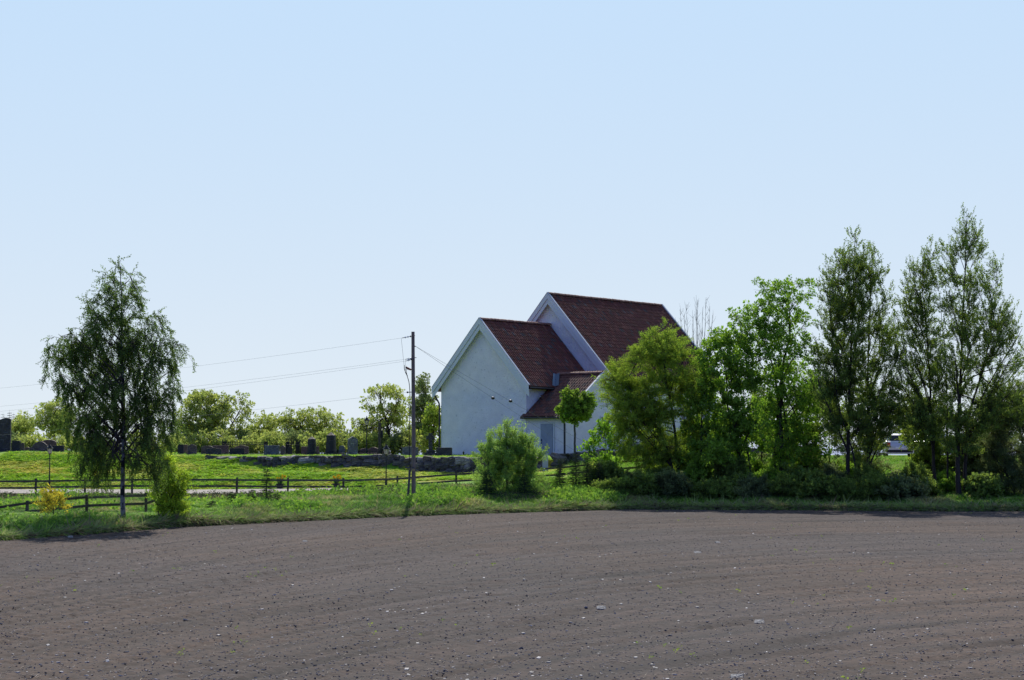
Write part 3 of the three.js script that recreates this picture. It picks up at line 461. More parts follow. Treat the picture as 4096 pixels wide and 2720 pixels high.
// ---------------------------------------------------------------- lamps
const lampIron = std(0.018, 0.018, 0.02, 0.45, { metalness: 0.3 }), lampGlass = new THREE.MeshPhysicalMaterial({ color: lin(0.75, 0.72, 0.66), roughness: 0.55, transmission: 0.75, thickness: 0 }), bulbM = std(0.8, 0.78, 0.7, 0.4);
function lantern(label, px, d, pyTop, pyFoot) {
  const top = P(px, pyTop, d); const y = pyFoot ? P(px, pyFoot, d).y : H(top.x, d); const yb = Math.min(y, H(top.x, d) + 0.0); const h = top.y - yb;
  const l = thing('street_lamp', label, 'street lamp', [top.x, yb - 0.02, -d], 0, 'old style lamps along the paths');
  part('post', new GB().tube([V(0, 0, 0), V(0, 0.4, 0), V(0, 0.44, 0), V(0, h - 0.62, 0)], [0.055, 0.05, 0.035, 0.026], 10).geo(), lampIron, l);
  part('post_base', new THREE.LatheGeometry([[0.09, 0], [0.09, 0.08], [0.065, 0.12], [0.06, 0.34], [0.075, 0.38], [0.045, 0.44]].map(([a, b]) => new THREE.Vector2(a, b)), 12), lampIron, l);
  part('ladder_bar', new GB().tube([V(-0.2, h - 0.86, 0), V(0.2, h - 0.86, 0)], 0.012, 6).geo(), lampIron, l);
  const hd = new THREE.Group(); hd.name = 'lantern_head'; hd.position.y = h - 0.62; l.add(hd);
  part('cup', new THREE.CylinderGeometry(0.085, 0.03, 0.08, 8), lampIron, hd).position.y = 0.03;
  for (let k = 0; k < 6; k++) {
    const a = k / 6 * Math.PI * 2, b = (k + 1) / 6 * Math.PI * 2, r0 = 0.085, r1 = 0.155, p = (t, r, yy) => V(Math.cos(t) * r, yy, Math.sin(t) * r);
    part('glass_pane', new GB().quad(p(a, r0, 0.07), p(a, r1, 0.34), p(b, r1, 0.34), p(b, r0, 0.07)).geo(), lampGlass, hd);
    part('glazing_bar', new GB().tube([p(a, r0, 0.06), p(a, r1, 0.35)], 0.009, 5).geo(), lampIron, hd);
  }
  part('rim', new THREE.TorusGeometry(0.165, 0.014, 6, 18).rotateX(Math.PI / 2), lampIron, hd).position.y = 0.345;
  part('cap', new THREE.LatheGeometry([[0.195, 0.34], [0.18, 0.37], [0.09, 0.46], [0.085, 0.5], [0.05, 0.53], [0.022, 0.55], [0.022, 0.58], [0.035, 0.6], [0.001, 0.64]].map(([a, b]) => new THREE.Vector2(a, b)), 12), lampIron, hd);
  part('bulb', new THREE.SphereGeometry(0.04, 10, 8), bulbM, hd).position.y = 0.19;
}
lantern('black lantern lamp post by the path, left of the birch', 200, 103.8, 1772);
lantern('black lantern lamp post in front of the stone wall, beside the pole', 1545, 101, 1774);
lantern('tall lantern lamp among the gravestones, left of the pole', 1467, 118, 1663);
lantern('lantern lamp in front of the vestry, behind green saplings', 2477, 112.6, 1648);
{ const x = PX(1518, 118), b = V(x, H(x, 118) - 0.1, -118), t = P(1518, 1690, 118), p = thing('wooden_post', 'rough brown wooden post standing among the gravestones', 'post', b.toArray());
  part('post', box(0.17, t.y - b.y, 0.17, 0.02), woodMats[2], p).position.y = (t.y - b.y) / 2; part('switch_box', box(0.14, 0.42, 0.16, 0.02), M.iron, p).position.set(0.14, t.y - b.y - 0.75, 0.02); part('strut', new GB().tube([V(0.14, 0.2, 0), V(0.13, t.y - b.y - 0.95, 0)], 0.025, 6).geo(), M.iron, p); }

// ---------------------------------------------------------------- gravestones
const graveMats = { black: stoneM(0.06, 0.06, 0.065, 0.75), dark: stoneM(0.12, 0.115, 0.115, 0.75), red: stoneM(0.36, 0.2, 0.17, 0.75), brown: stoneM(0.3, 0.22, 0.19, 0.8), grey: stoneM(0.4, 0.38, 0.37, 0.85), blue: stoneM(0.22, 0.25, 0.29, 0.6), pale: stoneM(0.42, 0.42, 0.42, 0.9) };
function outline(kind, w, h) {
  const a = -w / 2, b = w / 2, s = new THREE.Shape(); s.moveTo(a, 0); s.lineTo(b, 0);
  if (kind === 'arch') { s.lineTo(b, h * 0.72); s.bezierCurveTo(b, h * 0.92, w * 0.25, h, 0, h); s.bezierCurveTo(-w * 0.25, h, a, h * 0.92, a, h * 0.72); }
  else if (kind === 'gable') { s.lineTo(b, h * 0.84); s.lineTo(0, h); s.lineTo(a, h * 0.84); }
  else if (kind === 'low') { s.lineTo(b, h * 0.78); s.lineTo(b - w * 0.08, h * 0.86); s.lineTo(0, h); s.lineTo(a + w * 0.08, h * 0.86); s.lineTo(a, h * 0.78); }
  else if (kind === 'shoulder') { s.lineTo(b, h * 0.3); s.bezierCurveTo(b - w * 0.08, h * 0.34, b - w * 0.15, h * 0.42, b - w * 0.17, h * 0.62); s.bezierCurveTo(w * 0.2, h * 0.86, w * 0.1, h, 0, h); s.bezierCurveTo(-w * 0.1, h, -w * 0.2, h * 0.86, a + w * 0.17, h * 0.62); s.bezierCurveTo(a + w * 0.15, h * 0.42, a + w * 0.08, h * 0.34, a, h * 0.3); }
  else if (kind === 'wave') { s.lineTo(b, h * 0.8); s.bezierCurveTo(b - w * 0.1, h * 0.86, w * 0.28, h * 0.84, w * 0.16, h * 0.96); s.bezierCurveTo(w * 0.06, h, -w * 0.06, h, -w * 0.16, h * 0.96); s.bezierCurveTo(-w * 0.28, h * 0.84, a + w * 0.1, h * 0.86, a, h * 0.8); }
  else if (kind === 'broken') { s.lineTo(b, h * 0.955); s.lineTo(b - w * 0.12, h * 0.985); s.lineTo(b - w * 0.38, h); s.lineTo(a + w * 0.2, h * 0.93); s.lineTo(a, h * 0.9); }
  else { s.lineTo(b, h - 0.03); s.lineTo(b - 0.03, h); s.lineTo(a + 0.03, h); s.lineTo(a, h - 0.03); }
  s.closePath(); return s;
}
function grave(px0, px1, py, d, kind, mat, label, turn = 0, thick = 0.18, plinth = true) {
  const c = (px0 + px1) / 2, top = P(c, py, d), w = (px1 - px0) / F * d, y = H(top.x, d) - 0.06, h = top.y - y;
  const g = thing('gravestone', label, 'gravestone', [top.x, y, -d], turn, 'gravestones in the churchyard');
  const ph = plinth ? Math.min(0.16, h * 0.25) : 0;
  if (plinth) part('plinth', box(w * 1.12, ph + 0.1, thick + 0.16, 0.02), graveMats[mat === 'black' ? 'dark' : mat], g).position.y = ph / 2 - 0.05;
  const e = new THREE.ExtrudeGeometry(outline(kind, w, h - ph), { depth: thick, bevelEnabled: true, bevelThickness: 0.012, bevelSize: 0.012, bevelOffset: -0.012, bevelSegments: 2, curveSegments: 8 }); e.translate(0, ph, -thick / 2);
  part('stone', e, graveMats[mat], g); return g;
}
function obelisk(px0, px1, py, d, mat, label) {
  const c = (px0 + px1) / 2, top = P(c, py, d), w = (px1 - px0) / F * d, y = H(top.x, d) - 0.06, h = top.y - y, g = thing('gravestone', label, 'gravestone', [top.x, y, -d], -0.35, 'gravestones in the churchyard');
  part('plinth', box(w * 1.35, h * 0.2, w * 1.2, 0.02), graveMats[mat], g).position.y = h * 0.1 - 0.03; part('plinth_step', box(w * 1.15, 0.08, w, 0.02), graveMats[mat], g).position.y = h * 0.2 + 0.008;
  const r = (q) => q / Math.SQRT2; const sh = new THREE.CylinderGeometry(r(w * 0.82), r(w), h * 0.66, 4, 1); sh.rotateY(Math.PI / 4); part('shaft', sh, graveMats[mat], g).position.y = h * 0.2 + 0.046 + h * 0.33;
  const tp = new THREE.CylinderGeometry(0.005, r(w * 0.82), h * 0.14, 4, 1); tp.rotateY(Math.PI / 4); part('point', tp, graveMats[mat], g).position.y = h * 0.86 + 0.046 + h * 0.07; return g;
}
grave(-14, 44, 1671, 118, 'broken', 'dark', 'very tall dark gravestone with slanting top at the left edge', 0.1, 0.3);
grave(49, 82, 1763, 117, 'rect', 'black', 'square black polished gravestone beside the very tall stone', -0.15);
grave(83, 98, 1771, 119, 'arch', 'brown', 'small round topped brown gravestone next to the square black one', 0.2);
grave(99, 121, 1788, 120, 'low', 'brown', 'very low brown gravestone left of the wide shouldered stone', 0.1, 0.2, false);
grave(120, 202, 1765, 117.5, 'shoulder', 'brown', 'wide brown gravestone with stepped shoulders behind the left lamp', 0.05, 0.2);
grave(166, 226, 1759, 120.5, 'arch', 'red', 'wide round topped reddish gravestone behind the shouldered stone', -0.1);
grave(212, 256, 1782, 117, 'rect', 'black', 'low black rectangular gravestone partly behind the birch leaves', 0.1);
grave(300, 340, 1775, 119, 'arch', 'dark', 'dark gravestone hidden behind the hanging birch twigs', 0);
grave(711, 735, 1775, 117, 'arch', 'black', 'narrow round topped black gravestone right of the birch', 0.15);
grave(735, 749, 1778, 118.5, 'rect', 'red', 'slim reddish gravestone touching the round topped black one', 0.1, 0.3);
grave(750, 787, 1776, 117, 'wave', 'brown', 'brown gravestone with a wavy top right of the birch', 0.1);
grave(806, 853, 1783, 119.5, 'arch', 'brown', 'round topped brown gravestone behind the low dark one', -0.1);
grave(823, 886, 1791, 116.8, 'low', 'dark', 'low wide dark gravestone with a blunt point, nearest the slope', 0.12, 0.22);
grave(851, 915, 1782, 121, 'rect', 'red', 'long rectangular reddish gravestone behind the low dark one', -0.05);
grave(919, 978, 1792, 116.8, 'rect', 'black', 'low flat topped black gravestone in front of the red arched one', 0.1);
grave(940, 995, 1780, 119.6, 'wave', 'red', 'reddish gravestone with an arched top by the iron railing', 0.05);
grave(1058, 1118, 1781, 116.5, 'rect', 'blue', 'blue grey slab gravestone in the middle of the churchyard', -0.2, 0.24);
grave(1122, 1142, 1781, 118.5, 'wave', 'brown', 'narrow brown gravestone just right of the blue grey slab', -0.1);
grave(1150, 1170, 1786, 121, 'arch', 'dark', 'small dark gravestone inside the right iron railing', 0.1);
grave(1205, 1276, 1786, 119.8, 'rect', 'red', 'broad red gravestone standing behind the shorter obelisk', 0.05);
obelisk(1233, 1262, 1748, 116.8, 'black', 'shorter of the two black obelisk gravestones');
obelisk(1308, 1341, 1731, 116.5, 'black', 'taller of the two black obelisk gravestones, on a stepped base');
grave(1356, 1379, 1782, 118.6, 'arch', 'pale', 'small pale round topped gravestone between obelisk and tall grey stone', 0);
grave(1392, 1430, 1745, 115.6, 'gable', 'grey', 'tall grey gravestone with a gabled top above the stone wall', 0.25, 0.3);
grave(1440, 1478, 1792, 119, 'wave', 'red', 'dark red polished gravestone with curved top under the tall lamp', 0.2);
grave(1476, 1513, 1788, 118.6, 'wave', 'red', 'dark red curved gravestone left of the rough wooden post', -0.2);
grave(1524, 1566, 1798, 118.8, 'shoulder', 'red', 'low dark red gravestone right of the rough wooden post', 0.1);
grave(1609, 1673, 1785, 114.6, 'gable', 'grey', 'broad grey gravestone with blunt point behind the utility pole', -0.1, 0.25);
grave(1748, 1808, 1790, 114.2, 'rect', 'dark', 'dark square gravestone beside the stone cross, by the gable', -0.1, 0.3);
grave(2080, 2106, 1738, 113.8, 'rect', 'dark', 'dark gravestone before the church, behind the bright green bush', 0.1);
grave(2920, 2965, 1772, 121, 'arch', 'grey', 'grey round topped gravestone seen between the maple trunks', 0.2);
grave(3030, 3085, 1785, 122, 'rect', 'grey', 'flat topped grey gravestone seen left of the oak trunk', -0.1);
grave(3200, 3260, 1790, 122, 'wave', 'grey', 'wavy topped grey gravestone seen right of the oak trunk', 0.1);
{ // stone cross
  const d = 114.4, x = PX(1722, d), y = H(x, d) - 0.06, top = P(1722, 1732, d), h = top.y - y, c = thing('stone_cross', 'dark weathered stone cross on a stepped plinth by the church', 'cross', [x, y, -d], 0.15);
  part('plinth', box(0.8, 0.36, 0.55, 0.03), graveMats.dark, c).position.y = 0.15; part('plinth_step', box(0.48, 0.14, 0.36, 0.03), graveMats.dark, c).position.y = 0.4;
  part('shaft', prism([[-0.12, 0.465], [0.12, 0.465], [0.1, h - 0.3], [0.115, h], [-0.115, h], [-0.1, h - 0.3]], 0.18, 0.015), graveMats.dark, c).position.z = -0.09;
  for (const s of [-1, 1]) part('arm', prism([[0.1, h - 0.38], [0.26, h - 0.41], [0.26, h - 0.17], [0.1, h - 0.2]].map(([a, b]) => [a * s, b]), 0.16, 0.012), graveMats.dark, c).position.z = -0.08;
  part('ring', new THREE.TorusGeometry(0.17, 0.03, 6, 18), graveMats.dark, c).position.y = h - 0.29;
}
{ // chained posts before the gable
  const d = 114.5, pts = [1854, 1893, 1930].map((px) => { const x = PX(px, d); return V(x, H(x, d), -d); }), c = thing('chain_fence', 'low black chain between small iron posts under the gable', 'chain fence', pts[0].toArray());
  pts.forEach((p) => { const m = part('post', new THREE.LatheGeometry([[0.07, -0.05], [0.07, 0.03], [0.035, 0.06], [0.035, 0.2], [0.06, 0.23], [0.065, 0.28], [0.035, 0.32], [0.001, 0.36]].map(([a, b]) => new THREE.Vector2(a, b)), 10), M.iron, c); m.position.copy(p).sub(pts[0]); });
  for (let i = 0; i < 2; i++) { const a = pts[i].clone().sub(pts[0]).add(V(0, 0.2, 0)), b = pts[i + 1].clone().sub(pts[0]).add(V(0, 0.2, 0)), q = []; for (let k = 0; k <= 12; k++) q.push(a.clone().lerp(b, k / 12).add(V(0, -0.5 * (k / 12) * (1 - k / 12), 0))); part('chain', new GB().tube(q, 0.022, 6).geo(), M.iron, c); }
}
// iron grave railings
const barGeo = {};
function railing(label, px0, px1, d, h, depth, step) {
  const x0 = PX(px0, d), x1 = PX(px1, d), y = H((x0 + x1) / 2, d) - 0.05, r = thing('iron_railing', label, 'iron railing', [x0, y, -d]);
  const key = h.toFixed(2); if (!barGeo[key]) { const g = new GB().tube([V(0, 0, 0), V(0, h - 0.1, 0)], 0.011, 5); g.tube([V(0, h - 0.12, 0), V(0, h - 0.07, 0), V(0, h, 0)], [0.01, 0.026, 0.001], 5); barGeo[key] = g.geo(); }
  const w = x1 - x0; const sides = [[V(0, 0, 0), V(w, 0, 0)], [V(0, 0, -depth), V(w, 0, -depth)], [V(0, 0, 0), V(0, 0, -depth)], [V(w, 0, 0), V(w, 0, -depth)]];
  for (const [a, b] of sides) { const n = Math.round(a.distanceTo(b) / step); for (let i = 0; i < n; i++) { const m = part('bar', barGeo[key], M.iron, r); m.position.copy(a).lerp(b, i / n); } for (const yy of [0.14, h - 0.2]) part('rail', new GB().tube([a.clone().setY(yy), b.clone().setY(yy)], 0.014, 5).geo(), M.iron, r); }
  for (const c of [V(0, 0, 0), V(w, 0, 0), V(0, 0, -depth), V(w, 0, -depth)]) { const m = part('corner_post', new GB().tube([V(0, 0, 0), V(0, h + 0.05, 0), V(0, h + 0.13, 0)], [0.025, 0.025, 0.004], 6).geo(), M.iron, r); m.position.copy(c); }
}
railing('tall black iron railing round a grave plot, middle of the churchyard', 888, 1056, 121.5, 0.95, 1.6, 0.14);
railing('tall black iron railing enclosing the small dark gravestone', 1143, 1184, 120, 0.95, 1.8, 0.13);
railing('low iron railing around the small pale gravestone', 1348, 1390, 117.6, 0.42, 1.8, 0.1);
railing('low iron railing in front of the dark red gravestones', 1432, 1522, 117.4, 0.42, 2.4, 0.1);

// ---------------------------------------------------------------- daffodils in planters
const petal = leafMat(0.75, 0.5, 0.02, 0.35), trumpet = leafMat(0.75, 0.3, 0.01, 0.3), daffLeaf = leafMat(0.06, 0.13, 0.04, 0.35), potM = std(0.035, 0.03, 0.028, 0.8);
function daffodils(label, px, d, n, spread) {
  const x = PX(px, d), y = H(x, d), t = thing('daffodil_planter', label, 'planter', [x, y - 0.02, -d]);
  part('pot', new THREE.LatheGeometry([[0.001, 0], [0.15, 0], [0.2, 0.26], [0.225, 0.27], [0.225, 0.31], [0.19, 0.31], [0.18, 0.26], [0.001, 0.26]].map(([a, b]) => new THREE.Vector2(a, b)), 16), potM, t);
  const lv = new GB(); for (let k = 0; k < 60; k++) { const a = ro() * 6.28, r = 0.12 * Math.sqrt(ro()), h = 0.26 + 0.16 * ro(), o = 0.06 + spread * 0.5 * ro(); const p0 = V(Math.cos(a) * r, 0.26, Math.sin(a) * r), p1 = p0.clone().add(V(Math.cos(a) * o * 0.4, h * 0.7, Math.sin(a) * o * 0.4)), p2 = p0.clone().add(V(Math.cos(a) * o, h, Math.sin(a) * o)), w = V(-Math.sin(a), 0, Math.cos(a)).multiplyScalar(0.009); lv.quad(p0.clone().sub(w), p0.clone().add(w), p1.clone().add(w), p1.clone().sub(w)); lv.quad(p1.clone().sub(w), p1.clone().add(w), p2.clone().addScaledVector(w, 0.3), p2.clone().addScaledVector(w, -0.3)); }
  part('leaves', lv.geo(), daffLeaf, t, 'stuff');
  for (let k = 0; k < n; k++) {
    const a = ro() * 6.28, o = spread * (0.3 + 0.7 * Math.sqrt(ro())), h = 0.56 + 0.22 * ro(), f = new THREE.Group(); f.name = 'flower'; f.position.set(Math.cos(a) * o, h, Math.sin(a) * o * 0.7); f.rotation.set(0.3 * go(), 1.4 * go(), 0.3 * go()); t.add(f);
    const g = new GB(); for (let j = 0; j < 6; j++) { const an = j / 6 * 6.28, u = V(Math.cos(an), Math.sin(an), 0), w = V(-u.y, u.x, 0).multiplyScalar(0.024); g.quad(V(0, 0, 0), u.clone().multiplyScalar(0.03).sub(w).setZ(0.006), u.clone().multiplyScalar(0.06).setZ(0.012), u.clone().multiplyScalar(0.03).add(w).setZ(0.006)); }
    part('petals', g.geo(), petal, f); const tr = part('trumpet', new THREE.CylinderGeometry(0.024, 0.012, 0.045, 8, 1, true).rotateX(Math.PI / 2), trumpet, f); tr.position.z = 0.024;
    part('stem', new GB().tube([V(-f.position.x * 0.75, 0.3, -f.position.z * 0.75).sub(V(0, 0, 0)).setY(0.28 - h).applyEuler(new THREE.Euler(0, 0, 0)), V(0, 0, -0.005)], 0.005, 4).geo(), daffLeaf, f);
  }
}
daffodils('dark pot overflowing with many yellow daffodils below the stone wall', 1346, 102.6, 16, 0.24);
daffodils('dark pot with scattered yellow daffodils behind the small spruces', 1120, 103.4, 9, 0.3);
daffodils('dark pot with a few yellow daffodils behind the birch trunk', 388, 104.3, 6, 0.26);

// ---------------------------------------------------------------- gate post and steps
{ const d = 107.6, x = PX(2181, d), y = H(x, d), g = thing('gate_post', 'pale blue grey gate post right of the bright green bush', 'gate post', [x, y - 0.1, -d]), m = std(0.36, 0.41, 0.5, 0.6);
  part('post', box(0.32, 1.2, 0.3, 0.02), m, g).position.y = 0.6; part('cap', box(0.38, 0.06, 0.36, 0.015), m, g).position.y = 1.232; }
{ const d = 107.2, x = PX(2168, d), s = thing('stone_steps', 'three pale stone steps at the gate post', 'steps', [x - 0.6, H(x, d) - 0.1, -d]); for (let k = 0; k < 3; k++) part('step', box(1.1, 0.16, 0.36, 0.02), graveMats.pale, s).position.set(0, 0.1 + k * 0.158, -k * 0.33); }

// ---------------------------------------------------------------- parked cars behind the trees
function car(label, px, d, turn, r, g, b) {
  const x = PX(px, d), c = thing('parked_car', label, 'car', [x, H(x, d) + 0.0, -d], turn, 'cars parked behind the trees');
  const paint = new THREE.MeshPhysicalMaterial({ color: lin(r, g, b), roughness: 0.35, clearcoat: 1, clearcoatRoughness: 0.08, metalness: 0.2 }), gl = std(0.015, 0.02, 0.025, 0.05), tyre = std(0.02, 0.02, 0.02, 0.9), rim = std(0.4, 0.4, 0.42, 0.35, { metalness: 0.8 });
  const side = new THREE.Shape(); side.moveTo(-2.05, 0.3); side.lineTo(2.0, 0.28); side.quadraticCurveTo(2.12, 0.45, 2.05, 0.66); side.quadraticCurveTo(1.7, 0.86, 1.05, 0.92); side.lineTo(-1.85, 0.98); side.quadraticCurveTo(-2.1, 0.95, -2.1, 0.6); side.closePath();
  const body = new THREE.ExtrudeGeometry(side, { depth: 1.56, bevelEnabled: true, bevelSize: 0.06, bevelThickness: 0.08, bevelSegments: 3, curveSegments: 8 }); body.translate(0, 0, -0.78); body.rotateY(-Math.PI / 2); part('body', body, paint, c);
  const cab = new THREE.Shape(); cab.moveTo(1.0, 0.9); cab.quadraticCurveTo(0.4, 1.36, 0.15, 1.42); cab.lineTo(-1.2, 1.44); cab.quadraticCurveTo(-1.6, 1.36, -1.88, 0.96); cab.closePath();
  const cb = new THREE.ExtrudeGeometry(cab, { depth: 1.3, bevelEnabled: true, bevelSize: 0.05, bevelThickness: 0.1, bevelSegments: 3, curveSegments: 8 }); cb.translate(0, 0, -0.65); cb.rotateY(-Math.PI / 2); part('cabin', cb, paint, c);
  part('rear_window', new GB().quad(V(-0.6, 1.04, -1.90), V(0.6, 1.04, -1.90), V(0.54, 1.38, -1.60), V(-0.54, 1.38, -1.60)).geo(), gl, c).material.side = THREE.DoubleSide;
  for (const sx of [-1, 1]) { part('side_window', new GB().quad(V(sx * 0.762, 0.97, 0.7), V(sx * 0.762, 0.97, -1.4), V(sx * 0.762, 1.36, -1.2), V(sx * 0.762, 1.36, 0.15)).geo(), gl, c); part('taillight', box(0.2, 0.26, 0.06, 0.02), std(0.45, 0.02, 0.02, 0.2), c).position.set(sx * 0.66, 0.8, -2.14); part('mirror', box(0.16, 0.12, 0.1, 0.03), paint, c).position.set(sx * 0.93, 1.0, 0.65);
    for (const z of [-1.3, 1.28]) { const w = new THREE.Group(); w.name = 'wheel'; w.position.set(sx * 0.76, 0.31, z); c.add(w); part('tyre', new THREE.TorusGeometry(0.24, 0.09, 8, 20).rotateY(Math.PI / 2), tyre, w); part('rim', new THREE.CylinderGeometry(0.2, 0.2, 0.12, 16).rotateZ(Math.PI / 2), rim, w); } }
  part('number_plate', box(0.5, 0.11, 0.02, 0.004), std(0.7, 0.7, 0.7, 0.5), c).position.set(0, 0.62, -2.17); part('bumper', box(1.6, 0.16, 0.1, 0.03), tyre, c).position.set(0, 0.4, -2.13);
}
car('silver car with red tail lights parked behind the aspens', 3592, 118, Math.PI - 0.15, 0.5, 0.52, 0.55);
car('blue grey car parked farther back, right of the silver car', 3740, 122, Math.PI - 0.7, 0.2, 0.26, 0.36);

// ---------------------------------------------------------------- trees and bushes
// a spray of leaves, joined; each leaf is a small folded blade
function spray(seed, n, leafL, leafW, reach, fold = 0.35) {
  const r = rngOf(seed), g = new GB();
  for (let k = 0; k < n; k++) {
    const dir = V(r() - 0.5, r() - 0.5, r() - 0.5).normalize(), o = V(r() - 0.5, r() - 0.5, r() - 0.5).multiplyScalar(reach * 2), side = V(r() - 0.5, r() - 0.5, r() - 0.5).cross(dir).normalize(), up = dir.clone().cross(side);
    const s = 0.75 + 0.5 * r(), L = leafL * s, w = leafW * s / 2, a = o, b = o.clone().addScaledVector(dir, L), m = o.clone().addScaledVector(dir, L * 0.45);
    const p = m.clone().addScaledVector(side, w).addScaledVector(up, w * fold), q = m.clone().addScaledVector(side, -w).addScaledVector(up, w * fold), base = g.p.length / 3, n1 = p.clone().sub(a).cross(b.clone().sub(a)).normalize(), n2 = b.clone().sub(a).cross(q.clone().sub(a)).normalize();
    for (const [t, nn] of [[a, n1], [p, n1], [b, n1], [a, n2], [b, n2], [q, n2]]) { g.p.push(t.x, t.y, t.z); g.n.push(nn.x, nn.y, nn.z); g.u.push(0, 0); }
    g.i.push(base, base + 1, base + 2, base + 3, base + 4, base + 5);
  }
  return g.geo();
}
// a leafy twig pointing along +x: a thin stem with leaves set alternately along it
function leafyTwig(seed, n, L, leafL, leafW, spread, bunch = 0) {
  const r = rngOf(seed), g = new GB(), bend = (r() - 0.5) * 0.25, at = (f) => V(L * f, bend * L * f * f, 0.12 * L * Math.sin(f * 3) * (r() > 2 ? 1 : 0.3));
  g.tube([at(0), at(0.5), at(1)], [0.0045, 0.0035, 0.002], 3, false); for (let k = 0; k < g.p.length / 3; k++) g.c.push(0.5, 0.3, 0.45);
  for (let k = 0; k < n; k++) {
    const f = bunch ? 1 - Math.pow(r(), 1 + bunch) * 0.75 : 0.12 + 0.88 * (k + r() * 0.7) / n, o = at(Math.min(1, f)), an = r() * 6.28, out = V(0.35 + 0.5 * r(), Math.cos(an) * spread, Math.sin(an) * spread).normalize(), side = V(r() - 0.5, r() - 0.5, r() - 0.5).cross(out).normalize(), up = out.clone().cross(side), q = 0.7 + 0.55 * r(), ll = leafL * q, w = leafW * q / 2;
    const a = o.clone().addScaledVector(out, leafL * 0.25), b = a.clone().addScaledVector(out, ll), m = a.clone().addScaledVector(out, ll * 0.42), p1 = m.clone().addScaledVector(side, w).addScaledVector(up, w * 0.3), p2 = m.clone().addScaledVector(side, -w).addScaledVector(up, w * 0.3), base = g.p.length / 3, n1 = p1.clone().sub(a).cross(b.clone().sub(a)).normalize(), n2 = b.clone().sub(a).cross(p2.clone().sub(a)).normalize(), v = 0.8 + 0.4 * r();
    for (const [t, nn] of [[a, n1], [p1, n1], [b, n1], [a, n2], [b, n2], [p2, n2]]) { g.p.push(t.x, t.y, t.z); g.n.push(nn.x, nn.y, nn.z); g.u.push(0, 0); g.c.push(v, v, v); }
    g.i.push(base, base + 1, base + 2, base + 3, base + 4, base + 5);
  }
  return g.geo();
}
const kinds = (seed, ...a) => [leafyTwig(seed, ...a), leafyTwig(seed + 1, ...a)];
const sprays = { birch: kinds(11, 15, 0.38, 0.055, 0.042, 0.8), willow: kinds(21, 18, 0.38, 0.085, 0.03, 0.7), aspen: kinds(31, 14, 0.36, 0.068, 0.062, 1.0), maple: kinds(41, 9, 0.38, 0.13, 0.125, 1.2), oak: kinds(51, 14, 0.42, 0.13, 0.08, 1.1, 0.6), bush: kinds(61, 14, 0.3, 0.08, 0.045, 0.9), ball: kinds(71, 10, 0.24, 0.11, 0.1, 1.2) };
const barkTex = tex(256, (u, v) => { const k = 0.55 + 0.5 * (fbm(u * 16, v * 5, 4, 16) - 0.5) + 0.2 * (noise(u * 60, v * 30, 60) - 0.5); return [k * 1.03, k, k * 0.95]; });
const birchTex = tex(256, (u, v) => { const dash = smooth(0.62, 0.7, fbm(u * 6, v * 30, 3, 6)), big = smooth(0.45, 0.6, fbm(u * 5 + 0.3, v * 5, 4, 5)); const k = 0.85 - 0.7 * Math.max(dash, big); return [k, k * 0.98, k * 0.95]; });
const bark = new THREE.MeshStandardMaterial({ color: lin(0.16, 0.135, 0.11), map: barkTex, roughness: 1 }), greyBark = new THREE.MeshStandardMaterial({ color: lin(0.24, 0.23, 0.21), map: barkTex, roughness: 1 }), birchBark = new THREE.MeshStandardMaterial({ color: lin(0.3, 0.29, 0.28), map: birchTex, roughness: 0.8 });
const twigM = std(0.07, 0.055, 0.045, 1);

